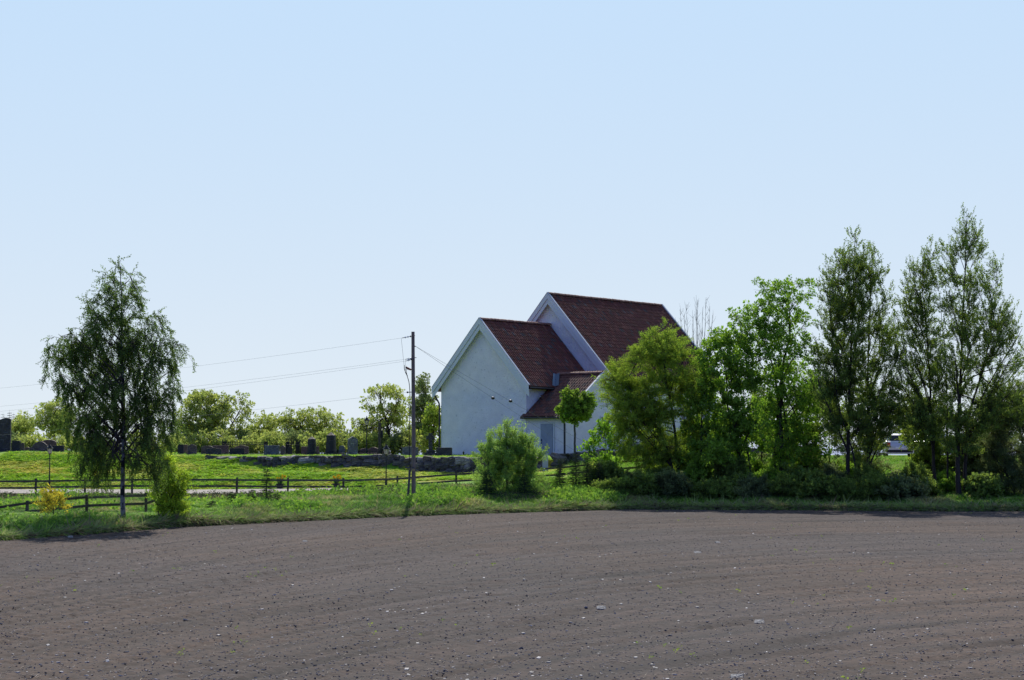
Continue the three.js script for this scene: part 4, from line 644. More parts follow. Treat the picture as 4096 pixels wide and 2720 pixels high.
// o: stems [{pts:[[px,py,dz]], r, r1}], lobes [[px,py,rx,ry,dz]] where they stand in the photograph at depth d
let NLEAF = 0; const DENS = 0.62;
function tree(o) {
  const r = rngOf(o.seed), gs = gaussOf(r), d = o.d, k = d / F, foot = P(o.stems[0].pts[0][0], 1900, d + (o.stems[0].pts[0][2] || 0)), fd2 = -foot.z, base = V(foot.x, H(foot.x, fd2) - 0.04, -fd2);
  const t = thing(o.name, o.label, o.category || 'tree', base.toArray(), 0, o.group);
  const stems = o.stems.map((s) => {
    const pts = s.pts.map(([px, py, dz = 0], i) => { const p = P(px, py, d + dz); if (i === 0 && !s.fork) p.y = H(p.x, -p.z) - 0.15; return p.sub(base); });
    const curve = new THREE.CatmullRomCurve3(pts), n = Math.max(6, pts.length * 5), cp2 = curve.getPoints(n).map((p, i) => i ? p.add(V(gs() * 0.02, 0, gs() * 0.02)) : p), r1 = s.r1 ?? 0.02;
    const rad = cp2.map((_, i) => lerp(s.r, r1, Math.pow(i / n, 0.8)) * (i === 0 ? 1.35 : 1));
    part('trunk', new GB().tube(cp2, rad, 10).geo(), o.trunkMat || o.bark || bark, t); return { pts: cp2, rad };
  });
  const mats = [[], []], cl = [[], []], geo = o.leaf, tint = o.tint, X1 = V(1, 0, 0), dir = V(0, 0, 0), qa = new THREE.Quaternion(), qb = new THREE.Quaternion();
  const swell = o.swell ?? 1.25, lobes = o.lobes.slice();
  if (o.links ?? true) for (let i = 0; i < o.lobes.length; i++) for (let j = 0; j < i; j++) { const A = o.lobes[i], B = o.lobes[j], gap = Math.hypot(A[0] - B[0], A[1] - B[1]) / (A[2] + B[2]); if (gap > 0.6 && gap < 1.1 && r() < 0.4) lobes.push([(A[0] + B[0]) / 2, (A[1] + B[1]) / 2, (A[2] + B[2]) * 0.36, (A[3] + B[3]) * 0.36, null, 0.8]); }
  lobes.forEach(([px, py, rx0, ry0, dz = null, dens = 1]) => {
    const rx = rx0 * swell, ry = ry0 * swell;
    const wide = o.depth ?? 1, zoff = dz ?? gs() * wide, c = P(px, py, d + zoff).sub(base), a = rx * k, b = ry * k, e = Math.min(Math.max(a, b * 0.7), 1.6);
    // where the limb leaves a stem
    let best = null, lowest = Infinity, highest = -Infinity; for (const s of stems) s.pts.forEach((p, i) => { if (i >= s.pts.length * (o.from ?? 0.22)) { lowest = Math.min(lowest, p.y); highest = Math.max(highest, p.y); } }); const jit = r(); for (const s of stems) s.pts.forEach((p, i) => { if (i < s.pts.length * (o.from ?? 0.22)) return; const hd = Math.hypot(p.x - c.x, p.z - c.z), w0 = c.y - (o.rise ?? 0.9) * hd - b * 0.5, want = w0 < lowest + 0.05 ? lowest + (0.05 + 0.4 * jit) * (highest - lowest) : w0, cost = Math.abs(p.y - want) + hd * 0.6; if (!best || cost < best.cost) best = { cost, p, r: s.rad[i] }; });
    const A = best.p, mid = A.clone().lerp(c, 0.5).add(V(gs() * 0.1, (o.bow ?? 0.05) * A.distanceTo(c), gs() * 0.1)), len = A.distanceTo(c), limb = new THREE.CatmullRomCurve3([A.clone(), mid, c.clone(), c.clone().lerp(A, -0.08).add(V(gs() * 0.1, 0.12 * b, gs() * 0.1))]);
    const g = new GB(), lr = Math.min(best.r * 0.6, 0.012 + 0.011 * len), lp = limb.getPoints(12); g.tube(lp, lp.map((_, i) => lerp(lr, 0.007, i / 12)), 6);
    const vol = 4.19 * a * b * e, nb = clamp(Math.round((o.branches ?? 9) * 1.4 * Math.pow(vol, 0.45)), 6, 34), subs = [];
    for (let i = 0; i < nb; i++) {
      let u = V(gs(), gs(), gs()); u.normalize().multiplyScalar(Math.pow(r(), 0.3)); const E = c.clone().add(V(u.x * a, u.y * b, u.z * e));
      const S = limb.getPoint(clamp(0.35 + 0.6 * r(), 0, 1)); if (o.up) { const low = limb.getPoint(0.25 + 0.4 * r()); if (E.y > low.y) S.copy(low); }
      const Mm = S.clone().lerp(E, 0.5).add(V(gs() * 0.12, (o.arch ?? 0.1) * S.distanceTo(E), gs() * 0.12)), pts = [S, Mm, E];
      if (o.weep) { const hang = o.weep * (0.4 + 0.9 * r()) * (0.25 + 0.75 * smooth(1050, 1500, py)), sx = gs() * 0.12; pts.push(E.clone().add(V((E.x - c.x) * 0.15 + sx, -hang * 0.45, gs() * 0.1)), E.clone().add(V((E.x - c.x) * 0.18 + sx * 1.6 + (o.wind || 0) * hang, -hang, gs() * 0.15))); }
      const cv = new THREE.CatmullRomCurve3(pts), cpts = cv.getPoints(o.weep ? 10 : 6); g.tube(cpts, cpts.map((_, q) => lerp(0.008, 0.0025, q / (cpts.length - 1))), 4, false); subs.push(cv);
    }
    const low = o.d > 91 && o.d < 97 && px > 2400 ? 1 + 0.6 * smooth(1400, 1700, py) : 1, want = Math.round((o.density ?? 200) * DENS * low * dens * Math.pow(vol, 0.9)), sg = o.scatter ?? 0.13;
    for (let i = 0; i < want; i++) {
      const cv = subs[Math.floor(r() * nb)], tt = Math.pow(r(), o.tip ?? 0.7), f = 0.12 + 0.88 * tt, p = cv.getPoint(f), tg = cv.getTangent(f);
      dir.set(tg.x + gs() * 0.75, tg.y + gs() * 0.6 + (o.up ? 0.75 : 0.2), tg.z + gs() * 0.75); if (o.weep) { dir.y -= 0.25 + 0.95 * smooth(1150, 1650, py); dir.x += o.wind || 0; } dir.normalize();
      const q = p.clone().add(V(gs() * sg * 0.5, gs() * sg * 0.4, gs() * sg * 0.5)); if (r() < 0.05) g.tube([p, q], [0.004, 0.002], 3, false);
      qa.setFromUnitVectors(X1, dir); qb.setFromAxisAngle(X1, r() * 6.28); const sc = (o.size ?? 1) * (0.7 + 0.5 * r()), v2 = r() < 0.5 ? 0 : 1;
      mats[v2].push(new THREE.Matrix4().compose(q, qa.clone().multiply(qb), V(sc, sc, sc)));
      const w = r(), v = (0.78 + 0.44 * r()) * 1.75; cl[v2].push(lin(lerp(tint[0][0], tint[1][0], w) * v, lerp(tint[0][1], tint[1][1], w) * v, lerp(tint[0][2], tint[1][2], w) * v));
    }
    part('limb', g.geo(), o.limbMat || o.bark || bark, t);
  });
  for (const k2 of [0, 1]) { NLEAF += mats[k2].length; if (mats[k2].length) instanced('leaves', geo[k2], o.mat, mats[k2], cl[k2], t); } return t;
}
const leafA = leafMat(1, 1, 1, 0.56, { vertexColors: true }), leafB = leafMat(1, 1, 1, 0.54, { vertexColors: true });
const TINT = { birch: [[0.07, 0.125, 0.024], [0.12, 0.18, 0.03]], aspen: [[0.09, 0.15, 0.028], [0.18, 0.24, 0.035]], fresh: [[0.12, 0.19, 0.025], [0.2, 0.25, 0.03]], maple: [[0.11, 0.21, 0.02], [0.2, 0.31, 0.028]], willow: [[0.14, 0.23, 0.025], [0.25, 0.32, 0.03]], oak: [[0.2, 0.25, 0.06], [0.3, 0.33, 0.075]], dull: [[0.09, 0.13, 0.045], [0.15, 0.18, 0.06]], yellow: [[0.28, 0.26, 0.03], [0.4, 0.34, 0.03]], deep: [[0.04, 0.08, 0.015], [0.08, 0.13, 0.02]] };

tree({ seed: 101, name: 'birch_tree', label: 'tall weeping birch tree with white trunk foot at the left', d: 67, leaf: sprays.birch, mat: leafA, tint: TINT.birch, swell: 1.05, weep: 0.45, wind: 0.1, rise: 0.8, depth: 0.7, density: 270, scatter: 0.12, branches: 10, limbMat: twigM, trunkMat: birchBark, tip: 0.85,
  stems: [{ pts: [[494, 2062], [492, 1900], [496, 1650], [490, 1500], [486, 1300], [482, 1065]], r: 0.1, r1: 0.012 }, { fork: true, pts: [[497, 1690], [540, 1600], [590, 1480], [640, 1300]], r: 0.06, r1: 0.01 }],
  lobes: [[480, 1072, 36, 32], [455, 1115, 48, 50], [520, 1115, 42, 50], [420, 1200, 60, 50], [500, 1215, 75, 60], [550, 1190, 35, 45], [365, 1225, 35, 40], [400, 1300, 75, 60], [480, 1320, 90, 70], [570, 1320, 55, 60], [635, 1275, 32, 60], [645, 1380, 55, 60], [700, 1380, 35, 60], [330, 1330, 45, 40], [260, 1360, 65, 50], [215, 1420, 40, 55], [300, 1430, 80, 60], [400, 1420, 90, 65], [500, 1430, 90, 70], [600, 1450, 80, 65], [700, 1470, 38, 45], [250, 1520, 60, 70], [330, 1560, 80, 70], [430, 1540, 80, 60], [540, 1560, 80, 60], [630, 1570, 75, 65], [690, 1570, 35, 40], [290, 1650, 60, 70], [360, 1700, 70, 80], [440, 1660, 70, 70], [560, 1680, 75, 70], [640, 1690, 65, 75], [680, 1650, 35, 70], [330, 1780, 55, 50], [400, 1810, 60, 50], [590, 1790, 50, 60], [640, 1790, 45, 50], [540, 1760, 40, 50], [350, 1850, 40, 40], [415, 1870, 34, 40], [300, 1730, 40, 50], [595, 1860, 36, 40], [640, 1850, 30, 40], [450, 1790, 40, 40], [370, 1900, 34, 30], [420, 1920, 24, 26], [620, 1910, 30, 30], [540, 1840, 30, 34], [480, 1800, 42, 36], [522, 1850, 36, 36], [452, 1860, 34, 34]] });
tree({ seed: 102, name: 'leafy_shrub', label: 'bright green shrub growing right beside the birch', category: 'shrub', d: 69.6, leaf: sprays.bush, mat: leafA, tint: [[0.17, 0.27, 0.02], [0.3, 0.38, 0.03]], swell: 1.15, up: true, rise: 1.6, depth: 0.5, density: 210, scatter: 0.11, branches: 8, from: 0.1,
  stems: [{ pts: [[662, 2070], [660, 1960], [668, 1850]], r: 0.05, r1: 0.01 }, { pts: [[690, 2068, 0.3], [710, 1960, 0.3], [720, 1880, 0.2]], r: 0.03, r1: 0.008 }, { pts: [[640, 2070, -0.2], [625, 1980, -0.2], [625, 1920, -0.2]], r: 0.03, r1: 0.008 }],
  lobes: [[662, 1870, 38, 40], [690, 1890, 35, 40], [640, 1930, 45, 45], [705, 1935, 45, 40], [735, 1925, 22, 25], [660, 1990, 55, 45], [715, 2000, 50, 45], [620, 2010, 32, 45], [680, 2040, 60, 30], [640, 2060, 40, 26], [700, 2065, 45, 24], [655, 1828, 24, 30], [672, 1845, 30, 34], [690, 1850, 20, 25], [745, 1960, 20, 30], [610, 1960, 20, 30], [735, 2040, 25, 25]] });
tree({ seed: 103, name: 'yellow_shrub', label: 'small yellow leaved shrub in front of the lower fence', category: 'shrub', d: 67.5, leaf: sprays.bush, mat: leafA, tint: TINT.yellow, rise: 1, depth: 0.35, density: 260, scatter: 0.09, branches: 9, from: 0.2,
  stems: [{ pts: [[218, 2066], [214, 2030], [216, 1990]], r: 0.025, r1: 0.006 }, { pts: [[224, 2066, 0.1], [235, 2030, 0.1], [245, 2005, 0.1]], r: 0.018, r1: 0.006 }],
  lobes: [[208, 1972, 26, 14], [238, 1992, 28, 15], [185, 2005, 40, 14], [160, 2014, 24, 12], [235, 2018, 34, 14], [205, 2030, 40, 12], [258, 2030, 16, 9]] });
// bright bush before the church
tree({ seed: 104, name: 'willow_bush', label: 'large rounded light green bush in front of the church gable', category: 'bush', d: 92, leaf: sprays.willow, mat: leafA, tint: [[0.17, 0.28, 0.06], [0.27, 0.38, 0.07]], swell: 1.15, up: true, rise: 1.2, depth: 0.6, density: 230, scatter: 0.14, branches: 9, from: 0.08, limbMat: greyBark,
  stems: [{ pts: [[2030, 2000], [2025, 1900], [2020, 1760]], r: 0.07, r1: 0.012 }, { pts: [[2060, 2000, 0.3], [2090, 1900, 0.3], [2110, 1800, 0.2]], r: 0.05, r1: 0.01 }, { pts: [[2000, 2000, -0.2], [1965, 1920, -0.2], [1950, 1840, -0.2]], r: 0.05, r1: 0.01 }],
  lobes: [[2025, 1715, 20, 34], [2047, 1730, 18, 28], [2005, 1755, 40, 35], [2075, 1745, 22, 32], [2060, 1775, 45, 38], [1965, 1790, 38, 38], [2128, 1755, 18, 28], [2110, 1800, 45, 40], [2010, 1820, 60, 45], [1940, 1835, 38, 38], [2070, 1850, 65, 50], [2140, 1850, 38, 45], [1985, 1880, 60, 45], [1930, 1900, 32, 40], [2120, 1905, 50, 40], [2040, 1930, 70, 45], [1960, 1950, 55, 45], [2100, 1960, 55, 40], [2020, 1985, 75, 30], [2165, 1830, 18, 30], [2170, 1925, 16, 22]] });
// the row of trees on the right
tree({ seed: 105, name: 'willow_tree', label: 'broad yellowish green willow in front of the nave', d: 96, leaf: sprays.willow, mat: leafA, tint: TINT.willow, rise: 1.0, depth: 1.1, density: 140, scatter: 0.17, branches: 10, from: 0.15,
  stems: [{ pts: [[2716, 1990], [2712, 1850], [2690, 1650], [2660, 1480], [2650, 1340]], r: 0.12, r1: 0.015 }, { pts: [[2730, 1990, 0.4], [2745, 1830, 0.4], [2760, 1620, 0.4], [2750, 1420, 0.3]], r: 0.1, r1: 0.015 }, { pts: [[2705, 1990, -0.3], [2670, 1800, -0.3], [2590, 1640, -0.4], [2500, 1530, -0.5]], r: 0.08, r1: 0.012 }],
  lobes: [[2668, 1320, 38, 36], [2640, 1370, 55, 50], [2590, 1400, 50, 45], [2700, 1370, 50, 55], [2545, 1450, 60, 45], [2480, 1480, 60, 35], [2435, 1520, 45, 30], [2620, 1470, 80, 60], [2730, 1450, 60, 70], [2510, 1550, 80, 50], [2440, 1600, 40, 40], [2600, 1580, 80, 60], [2700, 1570, 70, 70], [2540, 1650, 80, 55], [2640, 1680, 70, 60], [2770, 1540, 50, 60], [2590, 1760, 70, 55], [2510, 1730, 45, 45], [2680, 1790, 70, 60], [2760, 1680, 50, 60], [2620, 1850, 70, 40], [2540, 1830, 40, 40], [2460, 1560, 40, 40], [2470, 1660, 40, 40], [2720, 1870, 60, 45], [2790, 1760, 40, 60], [2480, 1790, 35, 40], [2660, 1900, 60, 40]] });
tree({ seed: 106, name: 'maple_tree', label: 'slender leaning maple between the willow and the oak', d: 95, leaf: sprays.maple, mat: leafA, tint: TINT.maple, up: true, rise: 1.1, depth: 1.0, density: 50, scatter: 0.2, branches: 9, from: 0.25,
  stems: [{ pts: [[2990, 2000], [2975, 1900], [2950, 1780], [2915, 1650], [2905, 1500], [2910, 1380]], r: 0.1, r1: 0.015 }, { pts: [[3000, 2000, 0.3], [3000, 1880, 0.3], [2985, 1760, 0.3], [2975, 1600, 0.3], [2985, 1450, 0.3]], r: 0.08, r1: 0.012 }, { pts: [[2800, 1995, 0.2], [2805, 1800, 0.2], [2810, 1600, 0.2], [2830, 1420, 0.2]], r: 0.07, r1: 0.01 }],
  lobes: [[2870, 1365, 45, 38], [2920, 1350, 45, 40], [2970, 1345, 40, 38], [2830, 1420, 55, 50], [2900, 1430, 65, 55], [2990, 1420, 55, 60], [2840, 1520, 65, 55], [2930, 1530, 65, 60], [3010, 1530, 50, 60], [2850, 1620, 70, 50], [2950, 1640, 70, 55], [2830, 1720, 70, 50], [2930, 1745, 75, 50], [2860, 1820, 75, 45], [2960, 1840, 60, 45], [3020, 1700, 50, 60], [2800, 1600, 45, 60], [2790, 1820, 50, 50]] });
tree({ seed: 107, name: 'oak_tree', label: 'light green oak with dark forked trunk among the right trees', d: 96, leaf: sprays.oak, mat: leafA, tint: TINT.maple, rise: 0.9, depth: 1.2, density: 38, scatter: 0.22, branches: 10, from: 0.3, arch: 0.05,
  stems: [{ pts: [[3128, 1990], [3125, 1800], [3120, 1600], [3135, 1450], [3160, 1330], [3150, 1180]], r: 0.16, r1: 0.02 }, { pts: [[3102, 1990, 0.3], [3100, 1800, 0.3], [3112, 1620, 0.2], [3090, 1460, 0.1], [3040, 1330, 0]], r: 0.13, r1: 0.015 }],
  lobes: [[3060, 1165, 50, 30], [3120, 1150, 60, 30], [3195, 1140, 55, 25], [3235, 1175, 35, 35], [3080, 1215, 60, 30], [3170, 1215, 60, 25], [2950, 1275, 55, 22], [3010, 1245, 60, 28], [3075, 1280, 70, 35], [3160, 1290, 60, 35], [3215, 1300, 40, 40], [2990, 1320, 60, 35], [3060, 1360, 70, 45], [3210, 1390, 60, 45], [3140, 1400, 60, 45], [3040, 1450, 60, 45], [3190, 1490, 70, 50], [3090, 1530, 70, 50], [3240, 1580, 60, 60], [3160, 1610, 70, 50], [3060, 1640, 60, 50], [3200, 1700, 80, 50], [3090, 1740, 70, 50], [3230, 1790, 70, 45], [3160, 1830, 80, 40]] });
tree({ seed: 108, name: 'aspen_tree', label: 'tall narrow dark aspen, second from the right edge', d: 94, swell: 1.5, leaf: sprays.aspen, mat: leafB, tint: TINT.aspen, up: true, rise: 1.7, depth: 1.1, density: 74, scatter: 0.15, branches: 11, from: 0.15, arch: -0.05,
  stems: [{ pts: [[3392, 2000], [3392, 1800], [3398, 1550], [3410, 1250], [3420, 960]], r: 0.13, r1: 0.015 }, { pts: [[3476, 2000, 0.4], [3474, 1800, 0.4], [3470, 1550, 0.4], [3480, 1250, 0.3], [3480, 1050, 0.2]], r: 0.1, r1: 0.012 }, { pts: [[3425, 2000, -0.3], [3420, 1850, -0.3], [3350, 1600, -0.4], [3320, 1250, -0.3]], r: 0.07, r1: 0.01 }],
  lobes: [[3422, 955, 22, 35], [3405, 1020, 42, 45], [3450, 1030, 38, 45], [3500, 1010, 20, 40], [3355, 1040, 28, 40], [3330, 1100, 45, 50], [3420, 1110, 60, 55], [3495, 1100, 45, 55], [3310, 1190, 50, 65], [3390, 1210, 65, 65], [3470, 1200, 60, 65], [3535, 1200, 35, 55], [3330, 1310, 65, 65], [3430, 1320, 75, 65], [3520, 1310, 55, 65], [3350, 1430, 75, 65], [3450, 1440, 75, 65], [3540, 1420, 50, 60], [3380, 1550, 80, 65], [3480, 1560, 80, 65], [3320, 1560, 45, 60], [3400, 1670, 85, 60], [3500, 1680, 70, 60], [3560, 1560, 45, 70], [3430, 1790, 80, 45], [3340, 1690, 50, 55], [3575, 1310, 40, 60], [3590, 1430, 45, 60], [3270, 1410, 36, 60], [3275, 1530, 38, 60], [3590, 1660, 45, 50]] });
tree({ seed: 109, name: 'aspen_tree', label: 'slim airy aspen between the two tall dark ones', d: 93, swell: 1.5, leaf: sprays.aspen, mat: leafB, tint: TINT.aspen, up: true, rise: 1.7, depth: 0.8, density: 62, scatter: 0.16, branches: 11, from: 0.2, arch: -0.05,
  stems: [{ pts: [[3745, 2010], [3735, 1850], [3722, 1600], [3705, 1300], [3680, 1080]], r: 0.11, r1: 0.012 }, { pts: [[3792, 2008, 0.3], [3790, 1800, 0.3], [3785, 1500, 0.2], [3760, 1200, 0.1]], r: 0.06, r1: 0.01 }],
  lobes: [[3640, 1090, 22, 45], [3690, 1060, 35, 50], [3735, 1010, 28, 45], [3660, 1170, 50, 60], [3730, 1120, 45, 60], [3620, 1200, 28, 60], [3700, 1240, 60, 60], [3640, 1300, 50, 60], [3720, 1360, 60, 60], [3650, 1410, 50, 60], [3730, 1480, 60, 60], [3640, 1520, 50, 60], [3710, 1600, 60, 60], [3620, 1630, 50, 60], [3690, 1720, 70, 55], [3600, 1290, 34, 60], [3585, 1400, 40, 60], [3590, 1510, 42, 60], [3570, 1640, 50, 50], [3770, 1560, 45, 60], [3780, 1680, 50, 55]] });
tree({ seed: 110, name: 'aspen_tree', label: 'tallest aspen with broad crown near the right edge', d: 92, swell: 1.4, leaf: sprays.aspen, mat: leafB, tint: TINT.aspen, up: true, rise: 1.6, depth: 1.2, density: 66, scatter: 0.16, branches: 11, from: 0.18, arch: -0.05,
  stems: [{ pts: [[3835, 2012], [3832, 1850], [3838, 1600], [3850, 1300], [3868, 880]], r: 0.15, r1: 0.015 }, { pts: [[3858, 2010, 0.4], [3862, 1850, 0.4], [3880, 1650, 0.4], [3940, 1450, 0.3], [3985, 1200, 0.2]], r: 0.12, r1: 0.012 }],
  lobes: [[3868, 870, 22, 40], [3850, 930, 35, 40], [3895, 930, 32, 45], [3825, 990, 40, 45], [3880, 1010, 55, 55], [3930, 990, 20, 45], [3790, 1010, 30, 50], [3810, 1090, 60, 55], [3890, 1110, 60, 60], [3985, 1070, 28, 50], [3965, 1150, 50, 50], [3800, 1190, 60, 60], [3880, 1220, 65, 60], [3980, 1240, 65, 55], [4040, 1270, 35, 45], [3810, 1310, 60, 60], [3900, 1340, 75, 55], [4000, 1350, 70, 55], [4070, 1350, 30, 50], [3820, 1430, 65, 60], [3920, 1450, 70, 55], [4030, 1460, 65, 50], [3830, 1550, 70, 60], [3940, 1560, 75, 55], [4050, 1560, 50, 45], [3810, 1670, 70, 55], [3910, 1680, 75, 55], [3850, 1780, 75, 45], [4085, 1450, 30, 60], [4080, 1640, 45, 55], [3990, 1650, 60, 55], [3760, 1450, 45, 60]] });
tree({ seed: 111, name: 'grey_willow_bush', label: 'twiggy grey green willow bush at the right edge', category: 'bush', d: 94, leaf: sprays.willow, mat: leafB, tint: TINT.dull, up: true, rise: 1.1, depth: 0.9, density: 120, scatter: 0.17, branches: 15, from: 0.05, limbMat: greyBark,
  stems: [{ pts: [[4060, 2020], [4050, 1900], [4000, 1760], [3950, 1640]], r: 0.07, r1: 0.01 }, { pts: [[4075, 2020, 0.3], [4090, 1880, 0.3], [4080, 1700, 0.3], [4060, 1580, 0.3]], r: 0.07, r1: 0.01 }, { pts: [[4085, 2020, -0.3], [4130, 1880, -0.3], [4160, 1720, -0.3]], r: 0.07, r1: 0.01 }],
  lobes: [[3970, 1640, 50, 50], [4050, 1590, 50, 50], [4110, 1560, 50, 60], [4010, 1710, 70, 50], [4090, 1690, 70, 60], [3960, 1780, 60, 50], [4050, 1800, 70, 60], [4130, 1800, 60, 70], [4000, 1880, 75, 50], [4090, 1900, 75, 60], [3940, 1930, 60, 40], [4020, 1960, 80, 40]] });
// saplings and undergrowth along the field edge on the right
tree({ seed: 112, name: 'maple_sapling', label: 'pair of fresh green saplings below the vestry window', d: 97.5, leaf: sprays.maple, mat: leafA, tint: [[0.12, 0.24, 0.02], [0.2, 0.32, 0.025]], up: true, rise: 0.7, depth: 0.5, density: 85, scatter: 0.16, branches: 9, from: 0.2,
  stems: [{ pts: [[2415, 1990], [2418, 1850], [2422, 1690]], r: 0.035, r1: 0.008 }, { pts: [[2462, 1990, 0.2], [2462, 1850, 0.2], [2466, 1680, 0.2]], r: 0.03, r1: 0.008 }],
  lobes: [[2392, 1705, 24, 16], [2430, 1722, 34, 22], [2440, 1680, 26, 22], [2380, 1765, 34, 20], [2440, 1785, 36, 22], [2355, 1800, 26, 16], [2480, 1760, 28, 30], [2505, 1800, 34, 18], [2370, 1835, 34, 24], [2500, 1840, 34, 22], [2440, 1850, 40, 28]] });
const undergrowth = [[2420, 96, 60, 1880, 'aspen', 'dark bush under the fresh green saplings'], [2530, 96, 80, 1880, 'dull', 'dull green bush left of the willow foot'], [2640, 95, 80, 1890, 'aspen', 'dark low bush at the foot of the willow'], [2790, 95, 85, 1860, 'maple', 'leafy green bush between willow and maple trunks'], [2900, 94.5, 80, 1870, 'aspen', 'dark leafy bush left of the maple foot'], [3070, 94, 80, 1890, 'maple', 'green bush between maple and oak trunks'], [3190, 94, 90, 1900, 'aspen', 'dark tangled bush right of the oak foot'], [3310, 93.5, 80, 1890, 'dull', 'dull bush left of the dark aspen foot'], [3440, 93, 85, 1895, 'aspen', 'dark bush around the foot of the dark aspen'], [3570, 93, 85, 1905, 'dull', 'low grey green bush below the parked silver car'], [3680, 92.5, 70, 1890, 'aspen', 'dark bush left of the slim aspen foot'], [3790, 94, 60, 1880, 'maple', 'bright bush behind the foot of the tallest aspen'], [3930, 92, 80, 1900, 'aspen', 'dark bush right of the tallest aspen foot']];
undergrowth.push([2250, 97, 60, 1930, 'aspen', 'low dark bush behind the first young spruce'], [2470, 93.5, 80, 1925, 'aspen', 'dark low bush nearest the field under the saplings'], [2590, 93, 85, 1930, 'aspen', 'dark low bush nearest the field left of the willow'], [2700, 92.8, 80, 1920, 'dull', 'dull low bush hiding the willow foot'], [2840, 92.5, 85, 1915, 'aspen', 'dark low bush nearest the field before the maple'], [2960, 92.3, 80, 1920, 'aspen', 'dark low bush hiding the maple foot'], [3040, 92, 80, 1925, 'dull', 'dull low bush left of the oak foot'], [3150, 91.8, 85, 1920, 'aspen', 'dark low bush hiding the oak foot'], [3260, 91.5, 85, 1925, 'aspen', 'dark low bush nearest the field between oak and aspen'], [3370, 91.2, 80, 1920, 'aspen', 'dark low bush hiding the dark aspen foot'], [3500, 91, 85, 1915, 'aspen', 'dark low bush nearest the field right of the dark aspen'], [3620, 90.6, 85, 1920, 'dull', 'dull low bush nearest the field below the silver car'], [3110, 99, 90, 1850, 'maple', 'sunlit green bush behind the oak trunk'], [3380, 98, 90, 1850, 'maple', 'sunlit bush behind the dark aspen trunk'], [3250, 98.5, 90, 1835, 'dull', 'tall dull bush behind the gap right of the oak'], [3470, 99, 70, 1850, 'aspen', 'leafy bush left of the parked silver car'], [2985, 98.5, 90, 1850, 'aspen', 'leafy bush behind the leaning maple trunk'], [3830, 98, 80, 1840, 'aspen', 'leafy bush behind the tallest aspen trunk'], [3720, 97, 90, 1830, 'dull', 'tall dull bush behind the slim aspen'], [3900, 96, 95, 1820, 'dull', 'tall grey bush behind the tallest aspen'], [2700, 99, 90, 1860, 'aspen', 'dark bush behind the willow trunk']);
undergrowth.forEach(([px, d, rw, top, tn, label], i) => {
  const r = rngOf(700 + i), bot = 2010, lobes = []; top += (r() - 0.45) * 60; px += (r() - 0.5) * 40; for (let k = 0; k < 5 + 5 * r(); k++) { const yy = lerp(top + 25, bot - 20, Math.pow(r(), 0.8)); lobes.push([px + (r() - 0.5) * rw * 1.9 * (0.5 + 0.5 * smooth(top, bot, yy)), yy, 28 + 26 * r(), 24 + 18 * r()]); } lobes.push([px, top + 22, 34, 26]);
  tree({ seed: 720 + i, name: 'undergrowth_bush', label, category: 'bush', group: 'bushes under the right hand trees', d, leaf: i % 3 ? sprays.bush : sprays.maple, mat: leafA, tint: TINT[tn], up: true, rise: 1.4, depth: 0.6, density: i % 3 ? 330 : 125, scatter: 0.16, branches: 11, from: 0.05, stems: [-0.5, 0, 0.5].map((s, j) => ({ pts: [[px + s * 20, bot, (j - 1) * 0.2], [px + s * 50, (bot + top) / 2, (j - 1) * 0.3], [px + s * rw, top + 30, (j - 1) * 0.3]], r: 0.03, r1: 0.006 })), lobes });
});
const mid = [[2900, 98, 1690, 'maple', 'thin young maple behind the leaning maple'], [3040, 99, 1650, 'maple', 'thin young tree just left of the oak trunk'], [3215, 98, 1640, 'fresh', 'fresh green young tree right of the oak trunk'], [3320, 97, 1600, 'aspen', 'thin young aspen left of the dark aspen'], [3680, 97, 1640, 'fresh', 'yellow green young tree left of the slim aspen'], [3780, 98, 1650, 'aspen', 'thin young aspen behind the slim aspen'], [3920, 96, 1690, 'dull', 'dull young tree right of the tallest aspen'], [2780, 98, 1680, 'fresh', 'fresh green young tree behind the willow'], [3130, 100, 1700, 'dull', 'dull young tree behind the oak trunk'], [3460, 99, 1690, 'dull', 'dull young tree between the dark aspen stems']];
const leafKind = [sprays.maple, sprays.aspen];
mid.forEach(([px, d, top, tn, label], i) => { const r = rngOf(850 + i), lobes = []; for (let k = 0; k < 13; k++) { const f = r(), yy = lerp(top + 20, 1930, f); lobes.push([px + (r() - 0.5) * 130 * (0.35 + 0.65 * Math.sin(Math.PI * Math.min(1, f * 0.8 + 0.15))), yy, 22 + 18 * r(), 20 + 16 * r()]); } lobes.push([px, top + 10, 18, 22]);
  tree({ seed: 860 + i, name: 'young_tree', label, group: 'young trees between the tall trunks', d, leaf: leafKind[i % 2], mat: leafA, tint: TINT[tn], rise: 1, depth: 0.7, density: (leafKind[i % 2] === sprays.maple ? 95 : 220), scatter: 0.18, branches: 9, from: 0.15, stems: [{ pts: [[px, 2000], [px + 8 * (r() - 0.5), 1850], [px + 16 * (r() - 0.5), top + 20]], r: 0.045, r1: 0.008 }], lobes }); });
